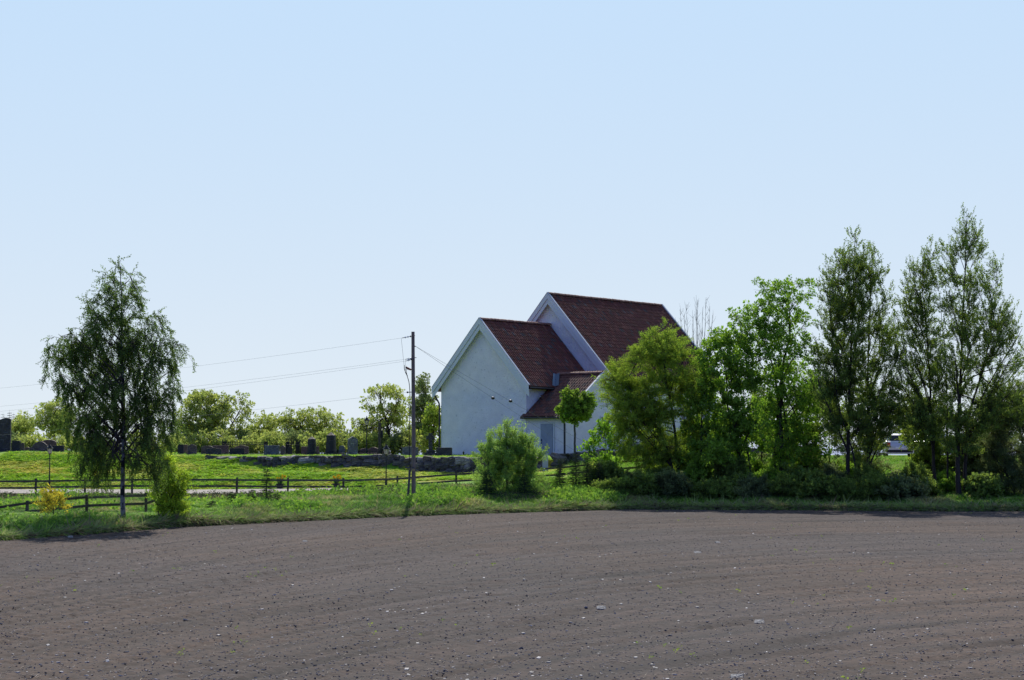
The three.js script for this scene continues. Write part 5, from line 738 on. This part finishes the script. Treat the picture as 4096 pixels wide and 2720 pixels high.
// clipped ball tree before the vestry
{
  const o = { seed: 113, name: 'clipped_tree', label: 'small clipped ball headed tree in front of the vestry', d: 112, leaf: sprays.ball, mat: leafA, tint: [[0.09, 0.17, 0.02], [0.17, 0.24, 0.025]], rise: 0.3, depth: 0.0, density: 300, scatter: 0.07, branches: 14, from: 0.7, bark: greyBark, stems: [{ pts: [[2299, 1815], [2299, 1740], [2301, 1640]], r: 0.075, r1: 0.05 }], lobes: [] };
  const r = rngOf(88); for (let k = 0; k < 30; k++) { const a = r() * 6.28, q = Math.sqrt(r()), z = (r() - 0.5) * 1.5; o.lobes.push([2308 + Math.cos(a) * q * 62, 1644 + Math.sin(a) * q * 36, 20, 16, z * Math.sqrt(Math.max(0.1, 1 - q * q))]); }
  o.lobes.push([2278, 1580, 22, 20, 0.1], [2262, 1600, 20, 22, 0.3], [2290, 1590, 24, 22, -0.2], [2352, 1586, 18, 18, 0], [2362, 1612, 20, 24, 0.3], [2340, 1605, 18, 16, -0.3], [2318, 1612, 20, 18, 0.2]); tree(o);
}
// trees behind the churchyard
const back = { leaf: sprays.oak, mat: leafA, tint: TINT.oak, rise: 0.7, depth: 1.3, density: 48, scatter: 0.3, size: 1.25, branches: 10, from: 0.3, arch: 0.05, group: 'oaks behind the churchyard' };
const oakLobes = (list, seed) => {  const r = rngOf(seed), out = []; for (const [px, py, rx, ry] of list) for (let k = 0; k < 3; k++) out.push([px + (r() - 0.5) * rx, py + (r() - 0.5) * ry, rx * 0.62, ry * 0.6]); return out; };
tree({ ...back, seed: 201, name: 'oak_tree', label: 'low yellow green oak beside the very tall gravestone', d: 140, stems: [{ pts: [[110, 1800], [100, 1740], [85, 1690]], r: 0.16, r1: 0.04 }], lobes: oakLobes([[70, 1700, 40, 30], [105, 1690, 35, 30], [60, 1750, 40, 30], [110, 1745, 40, 30], [30, 1740, 35, 30]], 1) });
tree({ ...back, seed: 202, name: 'oak_tree', label: 'yellow green oak behind the left lamp and birch', d: 138, stems: [{ pts: [[225, 1800], [215, 1730], [205, 1660]], r: 0.18, r1: 0.04 }], lobes: oakLobes([[190, 1650, 40, 28], [225, 1640, 40, 28], [165, 1690, 35, 30], [215, 1700, 45, 35], [265, 1680, 45, 35], [250, 1740, 50, 30]], 2) });
tree({ ...back, seed: 203, name: 'oak_tree', label: 'broad rounded oak behind the graves, right of the birch', d: 136, density: 50, stems: [{ pts: [[845, 1800], [840, 1720], [830, 1650], [825, 1600]], r: 0.2, r1: 0.04 }, { pts: [[905, 1800, 0.5], [910, 1740, 0.5], [960, 1640, 0.5]], r: 0.13, r1: 0.03 }], lobes: oakLobes([[770, 1610, 45, 30], [830, 1600, 50, 28], [885, 1610, 40, 28], [750, 1660, 45, 35], [820, 1660, 55, 35], [890, 1670, 50, 35], [735, 1715, 40, 35], [800, 1720, 50, 30], [880, 1730, 55, 30], [950, 1720, 45, 35]], 3).concat([[965, 1600, 28, 14, 0.3], [990, 1625, 22, 12, 0.3], [950, 1640, 24, 14, 0.3], [975, 1670, 26, 16, 0.3]]) });
tree({ ...back, seed: 204, name: 'oak_tree', label: 'small dense oak behind the iron railing', d: 140, density: 50, stems: [{ pts: [[1045, 1805], [1050, 1750], [1060, 1700]], r: 0.15, r1: 0.04 }], lobes: oakLobes([[1060, 1690, 40, 26], [1020, 1720, 40, 28], [1085, 1725, 38, 28], [1050, 1755, 50, 26], [1000, 1760, 35, 24]], 4) });
tree({ ...back, seed: 205, name: 'oak_tree', label: 'wide flat topped oak behind the two black obelisks', d: 138, density: 50, stems: [{ pts: [[1215, 1800], [1210, 1740], [1200, 1690]], r: 0.17, r1: 0.04 }, { pts: [[1265, 1800, 0.4], [1280, 1740, 0.4], [1310, 1690, 0.4]], r: 0.14, r1: 0.03 }], lobes: oakLobes([[1165, 1672, 40, 22], [1215, 1668, 45, 22], [1275, 1672, 40, 22], [1320, 1690, 40, 24], [1150, 1710, 40, 24], [1220, 1710, 50, 26], [1300, 1730, 50, 28], [1350, 1725, 32, 28], [1180, 1750, 45, 24], [1370, 1765, 40, 24], [1260, 1765, 50, 22]], 5) });
tree({ ...back, seed: 206, name: 'oak_tree', label: 'open branched oak behind the utility pole', d: 134, density: 38, rise: 1, stems: [{ pts: [[1580, 1815], [1560, 1760], [1545, 1690], [1525, 1620], [1520, 1570]], r: 0.19, r1: 0.03 }, { fork: true, pts: [[1550, 1700, 0.2], [1580, 1640, 0.3], [1600, 1580, 0.3]], r: 0.1, r1: 0.02 }], lobes: oakLobes([[1500, 1580, 40, 22], [1555, 1568, 40, 22], [1600, 1590, 38, 26], [1480, 1630, 38, 26], [1540, 1630, 45, 26], [1610, 1650, 40, 30], [1440, 1690, 32, 20], [1500, 1700, 45, 28], [1590, 1710, 45, 28], [1460, 1740, 45, 26], [1530, 1760, 50, 26], [1620, 1760, 40, 28]], 6) });
tree({ ...back, seed: 207, name: 'far_birch_tree', label: 'narrow grey green birch just left of the gable', d: 150, leaf: sprays.oak, tint: TINT.dull, density: 75, rise: 1.4, group: undefined, up: true, stems: [{ pts: [[1698, 1815], [1697, 1700], [1695, 1530]], r: 0.13, r1: 0.02 }], lobes: oakLobes([[1692, 1530, 20, 20], [1690, 1570, 34, 24], [1700, 1620, 40, 28], [1670, 1650, 34, 28], [1715, 1670, 34, 28], [1690, 1720, 44, 28], [1660, 1740, 36, 26]], 7) });
tree({ ...back, seed: 208, name: 'lime_tree', label: 'bright yellow green tree touching the left gable corner', d: 132, leaf: sprays.maple, tint: TINT.fresh, density: 110, group: undefined, stems: [{ pts: [[1735, 1815], [1733, 1740], [1738, 1650]], r: 0.12, r1: 0.03 }], lobes: oakLobes([[1740, 1640, 26, 24], [1755, 1680, 26, 26], [1720, 1690, 30, 26], [1750, 1730, 30, 26], [1705, 1740, 30, 24], [1735, 1775, 40, 24]], 8) });
for (const [i, px, top, label] of [[0, 3060, 1560, 'hazy grey green tree behind the oak trunk'], [1, 3260, 1500, 'hazy tree filling the gap between oak and dark aspen'], [2, 3660, 1590, 'hazy tree behind the parked blue grey car'], [3, 3990, 1600, 'hazy tree behind the right edge willow bush'], [4, 2860, 1600, 'hazy tree behind the slender maple']])
  tree({ ...back, seed: 220 + i, name: 'far_tree', label, d: 142, tint: TINT.dull, density: 45, group: 'hazy trees behind the right hand row', stems: [{ pts: [[px, 1815], [px + 5, 1720], [px - 5, top + 40]], r: 0.16, r1: 0.03 }], lobes: oakLobes([[px, top + 20, 45, 30], [px - 45, top + 70, 45, 34], [px + 45, top + 70, 45, 34], [px, top + 110, 60, 34], [px - 60, top + 150, 40, 30], [px + 60, top + 150, 40, 30]], 30 + i) });
const bushPlace = ['behind the very tall left gravestone', 'behind the small brown gravestones at the left', 'left of the birch crown, behind the slope', 'behind the birch trunk, left part', 'behind the birch trunk, right part', 'just right of the birch crown', 'behind the narrow black gravestone', 'behind the wavy brown gravestone', 'behind the low wide dark gravestone', 'behind the low flat black gravestone', 'behind the red arched gravestone', 'behind the blue grey slab', 'behind the small railed plot', 'behind the shorter obelisk', 'behind the taller obelisk', 'behind the small pale gravestone', 'behind the tall grey gabled stone', 'behind the tall churchyard lamp', 'behind the utility pole, left side', 'between utility pole and stone cross'];
[[30, 1770], [130, 1775], [290, 1770], [420, 1760], [560, 1765], [680, 1770], [740, 1765], [800, 1760], [880, 1755], [960, 1760], [1010, 1755], [1090, 1760], [1150, 1755], [1230, 1760], [1300, 1750], [1380, 1755], [1440, 1765], [1490, 1755], [1590, 1750], [1650, 1750]].forEach(([px, top], i) => { const r = rngOf(930 + i), lobes = []; for (let k = 0; k < 9; k++) lobes.push([px + (r() - 0.5) * 90, lerp(top, 1805, r()), 22 + 10 * r(), 14 + 8 * r()]);
  tree({ ...back, seed: 940 + i, name: 'background_bush', category: 'bush', label: 'leafy green bush ' + bushPlace[i], d: 130 + 5 * r(), tint: i % 3 ? TINT.oak : TINT.dull, density: 50, from: 0.1, group: 'bushes in the band behind the gravestones', stems: [{ pts: [[px, 1815], [px + 6, 1790], [px, top]], r: 0.06, r1: 0.015 }], lobes }); });
// a tree still bare, rising behind the willow
{
  const d = 128, r = rngOf(303), gs = gaussOf(r), foot = P(2790, 1815, d), b = V(foot.x, H(foot.x, d) - 0.05, -d), t = thing('bare_tree', 'leafless tree with thin upright twigs above the willow', 'tree', b.toArray());
  const trunk = [V(0, -0.1, 0), V(0.1, 3, 0), V(0, 6, 0)]; part('trunk', new GB().tube(new THREE.CatmullRomCurve3(trunk).getPoints(8), [0.16, 0.15, 0.14, 0.13, 0.12, 0.11, 0.1, 0.09, 0.08], 8).geo(), bark, t);
  for (const [px, py] of [[2720, 1235], [2745, 1215], [2735, 1260], [2785, 1180], [2790, 1200], [2770, 1240], [2825, 1190], [2840, 1225], [2850, 1260], [2810, 1230], [2800, 1300], [2700, 1275]]) {
    const e = P(px, py, d + gs()).sub(b), s = V(0.02 * gs(), 3.5 + 2.3 * r(), 0), c = new THREE.CatmullRomCurve3([s, V(lerp(s.x, e.x, 0.75), lerp(s.y, e.y, 0.45), e.z * 0.6), e]), g = new GB(), pts = c.getPoints(14); g.tube(pts, pts.map((_, i) => lerp(0.035, 0.005, i / 14)), 5);
    for (let k = 0; k < 14; k++) { const p = c.getPoint(0.45 + 0.53 * r()), q = p.clone().add(V(gs() * 0.3, 0.25 + 0.55 * r(), gs() * 0.3)); g.tube([p, p.clone().lerp(q, 0.5).add(V(0.05 * gs(), 0, 0)), q], [0.009, 0.006, 0.003], 4, false); }
    part('limb', g.geo(), bark, t);
  }
}
// ---------------------------------------------------------------- spruces
const needles = (() => { const r = rngOf(55), g = new GB(); g.tube([V(0, 0, 0), V(0.14, 0, 0)], [0.004, 0.002], 3, false); for (let k = 0; k < 26; k++) { const x = 0.14 * k / 26, a = r() * 6.28, d = V(0.5, Math.cos(a), Math.sin(a)).normalize(), o = V(x, 0, 0), e = o.clone().addScaledVector(d, 0.024), w = d.clone().cross(V(1, 0, 0)).normalize().multiplyScalar(0.0022); g.quad(o.clone().sub(w), o.clone().add(w), e.clone().add(w), e.clone().sub(w)); } return g.geo(); })();
const needleM = leafMat(1, 1, 1, 0.2);
function spruce(label, px, d, top, spread, dens, name = 'spruce_sapling', far = 1) {
  const tp = P(px, top, d), base = V(tp.x, H(tp.x, d) - 0.03, -d), h = tp.y - base.y, r = rngOf(Math.round(px * 7 + top)), gs = gaussOf(r), t = thing(name, label, 'spruce', base.toArray(), 0, name === 'far_spruce' ? 'far spruces on the left' : 'small spruces along the field edge');
  part('trunk', new GB().tube([V(0, -0.1, 0), V(0.01 * h * gs(), h * 0.5, 0), V(0, h, 0)], [0.016 * h + 0.01, 0.01 * h + 0.006, 0.004], 6).geo(), bark, t);
  const br = new GB(), mats = [], cl = [], step = 0.07 * far;
  for (let y = 0.12 * h; y < h * 0.97; y += step * (0.8 + 0.5 * r())) {
    const L = spread * h * Math.pow(1 - y / h, 0.85) * (0.75 + 0.4 * r()) + (far > 1 ? 0.02 : 0.05) * far, n = 5 + Math.floor(r() * 3), a0 = r() * 6.28;
    for (let k = 0; k < n; k++) {
      const a = a0 + k / n * 6.28 + gs() * 0.3, tip = V(Math.cos(a) * L, y + 0.12 * L * (1 - 2 * (1 - y / h)) + 0.05 * gs(), Math.sin(a) * L), o = V(0, y, 0); br.tube([o, o.clone().lerp(tip, 0.5).add(V(0, 0.04 * L, 0)), tip], [0.008 * far, 0.005 * far, 0.002], 3, false);
      const m = Math.max(2, Math.round(L / (0.045 * far) * dens)); for (let j = 0; j < m; j++) { const f = (j + 0.6) / m, p = o.clone().lerp(tip, f), yaw = -a + gs() * 0.8; mats.push(pose(p.x, p.y + 0.03 * L * Math.sin(f * 3.1), p.z, 0, yaw, 0.25 * gs() - 0.1, (0.75 + 0.6 * r()) * far * (far > 1 ? 0.25 + 0.75 * (1 - y / h) : 1))); const v = 0.8 + 0.5 * r(); cl.push(far > 1 ? lin(0.07 * v, 0.11 * v, 0.075 * v) : lin(0.055 * v, 0.09 * v, 0.03 * v)); }  // far spruces: distance haze put into the needle colour, paler and bluer
    }
  }
  part('branches', br.geo(), twigM, t, 'stuff'); instanced('needles', needles, needleM, mats, cl, t);
}
spruce('smallest spruce sapling, nearest the bright birch shrub', 847, 77.5, 2004, 0.4, 1.3);
spruce('spruce sapling second from the birch shrub', 930, 79, 1962, 0.3, 1.2);
spruce('spruce sapling left of the tallest thin one', 1010, 80, 1957, 0.3, 1.1);
spruce('tall thin spruce sapling before the fence', 1068, 81, 1868, 0.17, 0.8);
spruce('small spruce sapling right of the tallest thin one', 1108, 81, 1975, 0.28, 1.0);
spruce('dark young spruce just right of the gate post', 2240, 94, 1830, 0.2, 1.1);
spruce('dark young spruce in front of the short stone wall', 2304, 94.5, 1812, 0.19, 1.1);
spruce('dark young spruce left of the fresh green saplings', 2348, 95, 1830, 0.22, 1.1);
spruce('bushy dark spruce at the left foot of the bright bush', 1948, 90.3, 1880, 0.3, 1.3);
spruce('bushy dark spruce at the right foot of the bright bush', 2098, 90.6, 1895, 0.3, 1.3);
spruce('dark young spruce under the green sapling pair', 2395, 95, 1850, 0.22, 1.1);
for (const [px, top, label] of [[-40, 1650, 'far spruce at the very left edge of the treetops'], [12, 1648, 'far spruce behind the very tall gravestone'], [38, 1638, 'tallest far spruce on the left skyline'], [55, 1648, 'far spruce just right of the tallest far one'], [66, 1660, 'low far spruce in the middle of the far group'], [80, 1645, 'far spruce, second from the right of the far group'], [110, 1655, 'far spruce at the right end of the far group']]) spruce(label, px, 330, top, 0.2, 1.6, 'far_spruce', 6);

// ---------------------------------------------------------------- grass, weeds, clods
function tuft(seed, n, h, w, lean) { const r = rngOf(seed), g = new GB(); for (let k = 0; k < n; k++) { const a = r() * 6.28, o = V((r() - 0.5) * 0.09, 0, (r() - 0.5) * 0.09), L = h * (0.55 + 0.6 * r()), q = lean * (0.3 + r()), m = o.clone().add(V(Math.cos(a) * q * L * 0.35, L * 0.6, Math.sin(a) * q * L * 0.35)), e = o.clone().add(V(Math.cos(a) * q * L, L * (1 - 0.25 * q), Math.sin(a) * q * L)), s = V(-Math.sin(a + r()), 0, Math.cos(a)).multiplyScalar(w); g.quad(o.clone().sub(s), o.clone().add(s), m.clone().addScaledVector(s, 0.8), m.clone().addScaledVector(s, -0.8)); g.quad(m.clone().addScaledVector(s, -0.8), m.clone().addScaledVector(s, 0.8), e.clone().addScaledVector(s, 0.15), e.clone().addScaledVector(s, -0.15)); } return g.geo(); }
const tuftG = [tuft(1, 9, 1, 0.022, 0.55), tuft(2, 9, 1, 0.022, 0.8)], grassM = leafMat(1, 1, 1, 0.45), rg = rngOf(909), gg = gaussOf(rg);
function scatter(name, label, category, geo, mat, n, place) {
  const mats = [], cl = []; for (let i = 0; i < n; i++) { const q = place(); if (!q) continue; mats.push(q[0]); cl.push(q[1]); }
  const m = instanced(name, geo, mat, mats, cl, scene); m.userData = { kind: 'stuff', label, category }; return m;
}
const tone = (a, b, w, v) => { v *= 2.1; return lin(lerp(a[0], b[0], w) * v, lerp(a[1], b[1], w) * v, lerp(a[2], b[2], w) * v); };
const GREEN = [0.085, 0.185, 0.02], LIME = [0.16, 0.26, 0.028], DRY = [0.3, 0.25, 0.12], DARK = [0.045, 0.09, 0.018];
const inView = (x, d) => Math.abs(x) < 0.275 * d + 2.5;
for (let v = 0; v < 2; v++) scatter('verge_grass', v ? 'long arching grass on the verge along the field' : 'rough upright grass on the verge along the field', 'grass', tuftG[v], grassM, 62000, () => {
  const x = -26 + 54 * rg(), e = edge(x), d = e + 0.05 + (98.4 - e) * rg(); if (!inView(x, d) || (x < -5 && d > 88 && d < 97.8 && rg() < 0.8)) return null; const n = fbm(x * 0.4 + 3, d * 0.4, 3), lip = 1 - smooth(0.1, 1.3, d - e), h = (1 - 0.6 * smooth(95, 98, d)) * (1 - 0.6 * (1 - smooth(-13.5, -10.5, x)) * smooth(67, 69, d) * (1 - smooth(74, 78, d))) * (0.1 + 0.16 * smooth(0.35, 0.65, n) + 0.05 * rg()) * (1 - 0.45 * lip) * (0.7 + 0.6 * rg());
  const dry = lip > 0.3 && rg() < 0.5 * lip ? 0.8 : Math.max(rg() < 0.08 ? 0.8 : 0, smooth(0.58, 0.72, fbm(x * 0.5 + 60, d * 0.35, 3)) * 0.75); return [pose(x, H(x, d) - 0.02, -d, 0.1 * gg(), rg() * 6.28, 0.1 * gg(), [0.35 + 0.3 * rg(), h, 0.35 + 0.3 * rg()].map((q, i) => i === 1 ? q : q)), tone(rg() < 0.5 ? (n > 0.5 ? DARK : GREEN) : (n > 0.5 ? GREEN : LIME), DRY, dry * (0.6 + 0.4 * rg()), 0.75 + 0.5 * rg())];
});
scatter('edge_grass', 'matted dead grass along the edge of the field', 'grass', tuftG[1], grassM, 4000, () => { const x = -26 + 54 * rg(), d = edge(x) - 0.1 + 0.4 * Math.pow(rg(), 1.4); if (!inView(x, d)) return null; return [pose(x, H(x, d) - 0.01, -d, 0.5 * gg() + 0.35, rg() * 6.28, 0.4 * gg(), [0.8, 0.08 + 0.12 * rg(), 0.8]), tone(rg() < 0.7 ? (rg() < 0.5 ? GREEN : LIME) : [0.12, 0.09, 0.055], [0.24, 0.2, 0.12], 0.6 * rg(), 0.8 + 0.4 * rg())]; });
scatter('lawn_grass', 'short mown grass on the slope below the graves', 'grass', tuftG[0], grassM, 60000, () => { const x = -31 + 44 * rg(), d = 103.1 + 13 * rg(); if (!inView(x, d) || (d > 108 && x > -19 && H(x, d + 0.5) - H(x, d - 0.4) > 0.32)) return null; const n = fbm(x * 0.45 + 20, d * 0.45, 4), dry = smooth(0.46, 0.62, n); return [pose(x, H(x, d) - 0.012, -d, 0.15 * gg(), rg() * 6.28, 0.15 * gg(), [0.6, 0.03 + 0.05 * rg() * (1.3 - dry), 0.6]), tone(rg() < 0.5 ? [0.15, 0.26, 0.022] : [0.22, 0.3, 0.025], [0.36, 0.33, 0.09], dry * (0.35 + 0.5 * rg()), 0.9 + 0.45 * rg())]; });
scatter('churchyard_grass', 'grass on the level ground around the gravestones', 'grass', tuftG[1], grassM, 16000, () => { const x = -31 + 62 * rg(), d = 109.5 + 14 * rg(); if (!inView(x, d) || H(x, d) < 2.2 || (x > 6 && d > 111.3 && d < 116.7)) return null; return [pose(x, H(x, d) - 0.015, -d, 0.1 * gg(), rg() * 6.28, 0.1 * gg(), [0.5, 0.06 + 0.1 * rg(), 0.5]), tone(GREEN, LIME, rg(), 0.8 + 0.4 * rg())]; });
scatter('bank_grass', 'sunlit grass on the bank below the pale road', 'grass', tuftG[1], grassM, 16000, () => { const x = 3 + 30 * rg(), d = 98 + 13.4 * rg(); if (!inView(x, d)) return null; return [pose(x, H(x, d) - 0.015, -d, 0.1 * gg(), rg() * 6.28, 0.1 * gg(), [0.5, 0.1 + 0.16 * rg(), 0.5]), tone(GREEN, rg() < 0.2 ? DRY : LIME, rg(), 0.8 + 0.4 * rg())]; });
const weedG = spray(61, 7, 0.13, 0.075, 0.12, 0.2), weedSmall = spray(62, 8, 0.07, 0.045, 0.1, 0.2);
scatter('leafy_weeds', 'broad leaved green weeds between fence and field', 'weeds', weedG, leafMat(1, 1, 1, 0.45), 9000, () => { const x = -24 + 32 * rg(), e = edge(x), d = e + 0.8 + (98 - e - 0.8) * rg(); if (!inView(x, d)) return null; const n = fbm(x * 0.3 + 11, d * 0.22 + 5, 3); if (n < 0.47 || (x < -12 && d > 66 && d < 74)) return null; const h = 0.32 * smooth(0.47, 0.62, n) * rg(); return [pose(x, H(x, d) + 0.04 + h, -d, gg() * 0.5, rg() * 6.28, gg() * 0.5, 0.8 + 0.5 * rg()), tone([0.08, 0.17, 0.02], [0.17, 0.26, 0.03], rg(), 0.75 + 0.45 * rg())]; });
scatter('bank_weeds', 'dull low weeds on the dark bank below the path', 'weeds', weedSmall, leafMat(1, 1, 1, 0.3), 12000, () => { const x = -28 + 30 * rg(), d = 89 + 8.6 * rg(); if (!inView(x, d)) return null; const c = rg() < 0.35; return [pose(x, H(x, d) + 0.03 + 0.2 * rg() * rg(), -d, rg() * 6, rg() * 6, rg() * 6, 0.7 + 0.6 * rg()), c ? tone([0.04, 0.03, 0.025], [0.09, 0.07, 0.05], rg(), 1) : tone([0.02, 0.04, 0.01], [0.045, 0.07, 0.02], rg(), 0.8 + 0.4 * rg())]; });
scatter('stalks', 'dry upright stalks standing along the fence foot', 'stalks', tuft(7, 4, 1, 0.01, 0.15), grassM, 500, () => { const x = -26 + 30 * rg(), d = 88 + 9 * rg(); if (!inView(x, d)) return null; return [pose(x, H(x, d) - 0.02, -d, 0, rg() * 6, 0.1 * gg(), [0.6, 0.2 + 0.2 * rg(), 0.6]), tone([0.1, 0.07, 0.05], [0.16, 0.13, 0.08], rg(), 0.9)]; });
// soil crumbs, pebbles and straw on the field
const clodG = [lump(901, 0.22, 1, 0.75), lump(902, 0.25, 2, 0.5)], clodM = std(1, 1, 1, 1), pebbleM = std(1, 1, 1, 0.7);
const inField = () => { const u = rg(), d = 19 + 70 * Math.pow(u, 1.6), x = (rg() * 2 - 1) * (0.275 * d + 1); return d > edge(x) - 0.1 ? null : [x, d]; };
for (let v = 0; v < 2; v++) scatter('soil_clods', v ? 'larger dark clods of earth strewn over the field' : 'fine crumbs of earth covering the field', 'soil', clodG[v], clodM, v ? 60 : 45000, () => { const q = inField(); if (!q) return null; const [x, d] = q, row = noise(rowAt(x, d) * 1.7, d * 0.2 + x * 0.1), s = v ? 0.014 + 0.05 * Math.pow(rg(), 6) + 0.01 * row : 0.006 + 0.014 * rg(), k = 0.12 + 0.1 * rg() + (rg() < 0.1 ? 0.08 : 0); return [pose(x, soilY(x, d) + s * 0.1, -d, 0.5 * gg(), rg() * 6, 0.5 * gg(), [s * (1.1 + 0.8 * rg()), s * (0.35 + 0.3 * rg()), s * (1.1 + 0.6 * rg())]), lin(k * 1.08, k * 0.97, k * 0.9)]; });
scatter('pebbles', 'small pale pebbles scattered over the field', 'pebbles', clodG[1], pebbleM, 3000, () => { const q = inField(); if (!q) return null; const [x, d] = q, s = 0.012 + 0.024 * Math.pow(rg(), 4), k = 0.28 + 0.4 * rg() * rg(); return [pose(x, soilY(x, d) + s * 0.15, -d, 0.25 * gg(), rg() * 6, 0.25 * gg(), [s * 1.6, s * 0.5, s * 1.4]), lin(k, k * 0.95, k * 0.9)]; });
scatter('straw', 'bits of dry straw lying on the field', 'straw', new GB().tube([V(-0.5, 0, 0), V(0, 0.05, 0.02), V(0.5, 0, 0)], 0.035, 4).geo(), std(1, 1, 1, 0.9), 7000, () => { const q = inField(); if (!q) return null; const [x, d] = q, s = 0.05 + 0.08 * rg(), k = 0.25 + 0.25 * rg(); return [pose(x, soilY(x, d) + 0.012, -d, 0.2 * gg(), rg() * 6, 0.2 * gg(), s), lin(k, k * 0.82, k * 0.6)]; });
scatter('seedlings', 'tiny green weed seedlings on the bare soil', 'seedlings', spray(63, 5, 0.05, 0.025, 0.03, 0.2), leafMat(1, 1, 1, 0.4), 700, () => { const q = inField(); if (!q) return null; const [x, d] = q; const p = fbm(x * 0.5 + 77, d * 0.35, 3); if (p < 0.6) return null; return [pose(x, soilY(x, d) + 0.02, -d, 0.4 * gg(), rg() * 6, 0.4 * gg(), 0.6 + 0.8 * rg()), tone([0.12, 0.2, 0.03], [0.22, 0.26, 0.05], rg(), 1)]; });
const paleM = stoneM(0.8, 0.78, 0.75, 0.85);
for (const [px, py, w, h, label] of [[1222, 2162, 0.15, 0.06, 'pale stone lying in the field below the willow bush'], [1032, 2231, 0.09, 0.05, 'little pale stone in the left half of the field'], [2403, 2424, 0.16, 0.06, 'flat pale stone right of the field centre'], [3032, 2484, 0.16, 0.07, 'whitest stone on the right part of the field'], [3506, 2392, 0.1, 0.06, 'small white stone on the right, before the aspens'], [2942, 2700, 0.16, 0.07, 'grey stone at the bottom edge of the field'], [286, 2146, 0.16, 0.07, 'white stone in the shadow of the birch'], [2786, 2202, 0.22, 0.07, 'long pale stone far out on the right of the field'], [2868, 2167, 0.14, 0.06, 'pale stone farthest out on the right of the field']]) {
  const d = EYE * F / (py - 1810), x = PX(px, d); const m = single('field_stone', lump(px, 0.1, 2, 0.7), paleM, label, 'stone', [x, soilY(x, d) + h * 0.25, -d], 'pale stones on the field'); m.scale.set(w, h * 0.55, w * 0.8); m.rotation.set(0.42, (px % 7 - 3) * 0.12, 0, 'YXZ');
}

renderer.render(scene, camera);
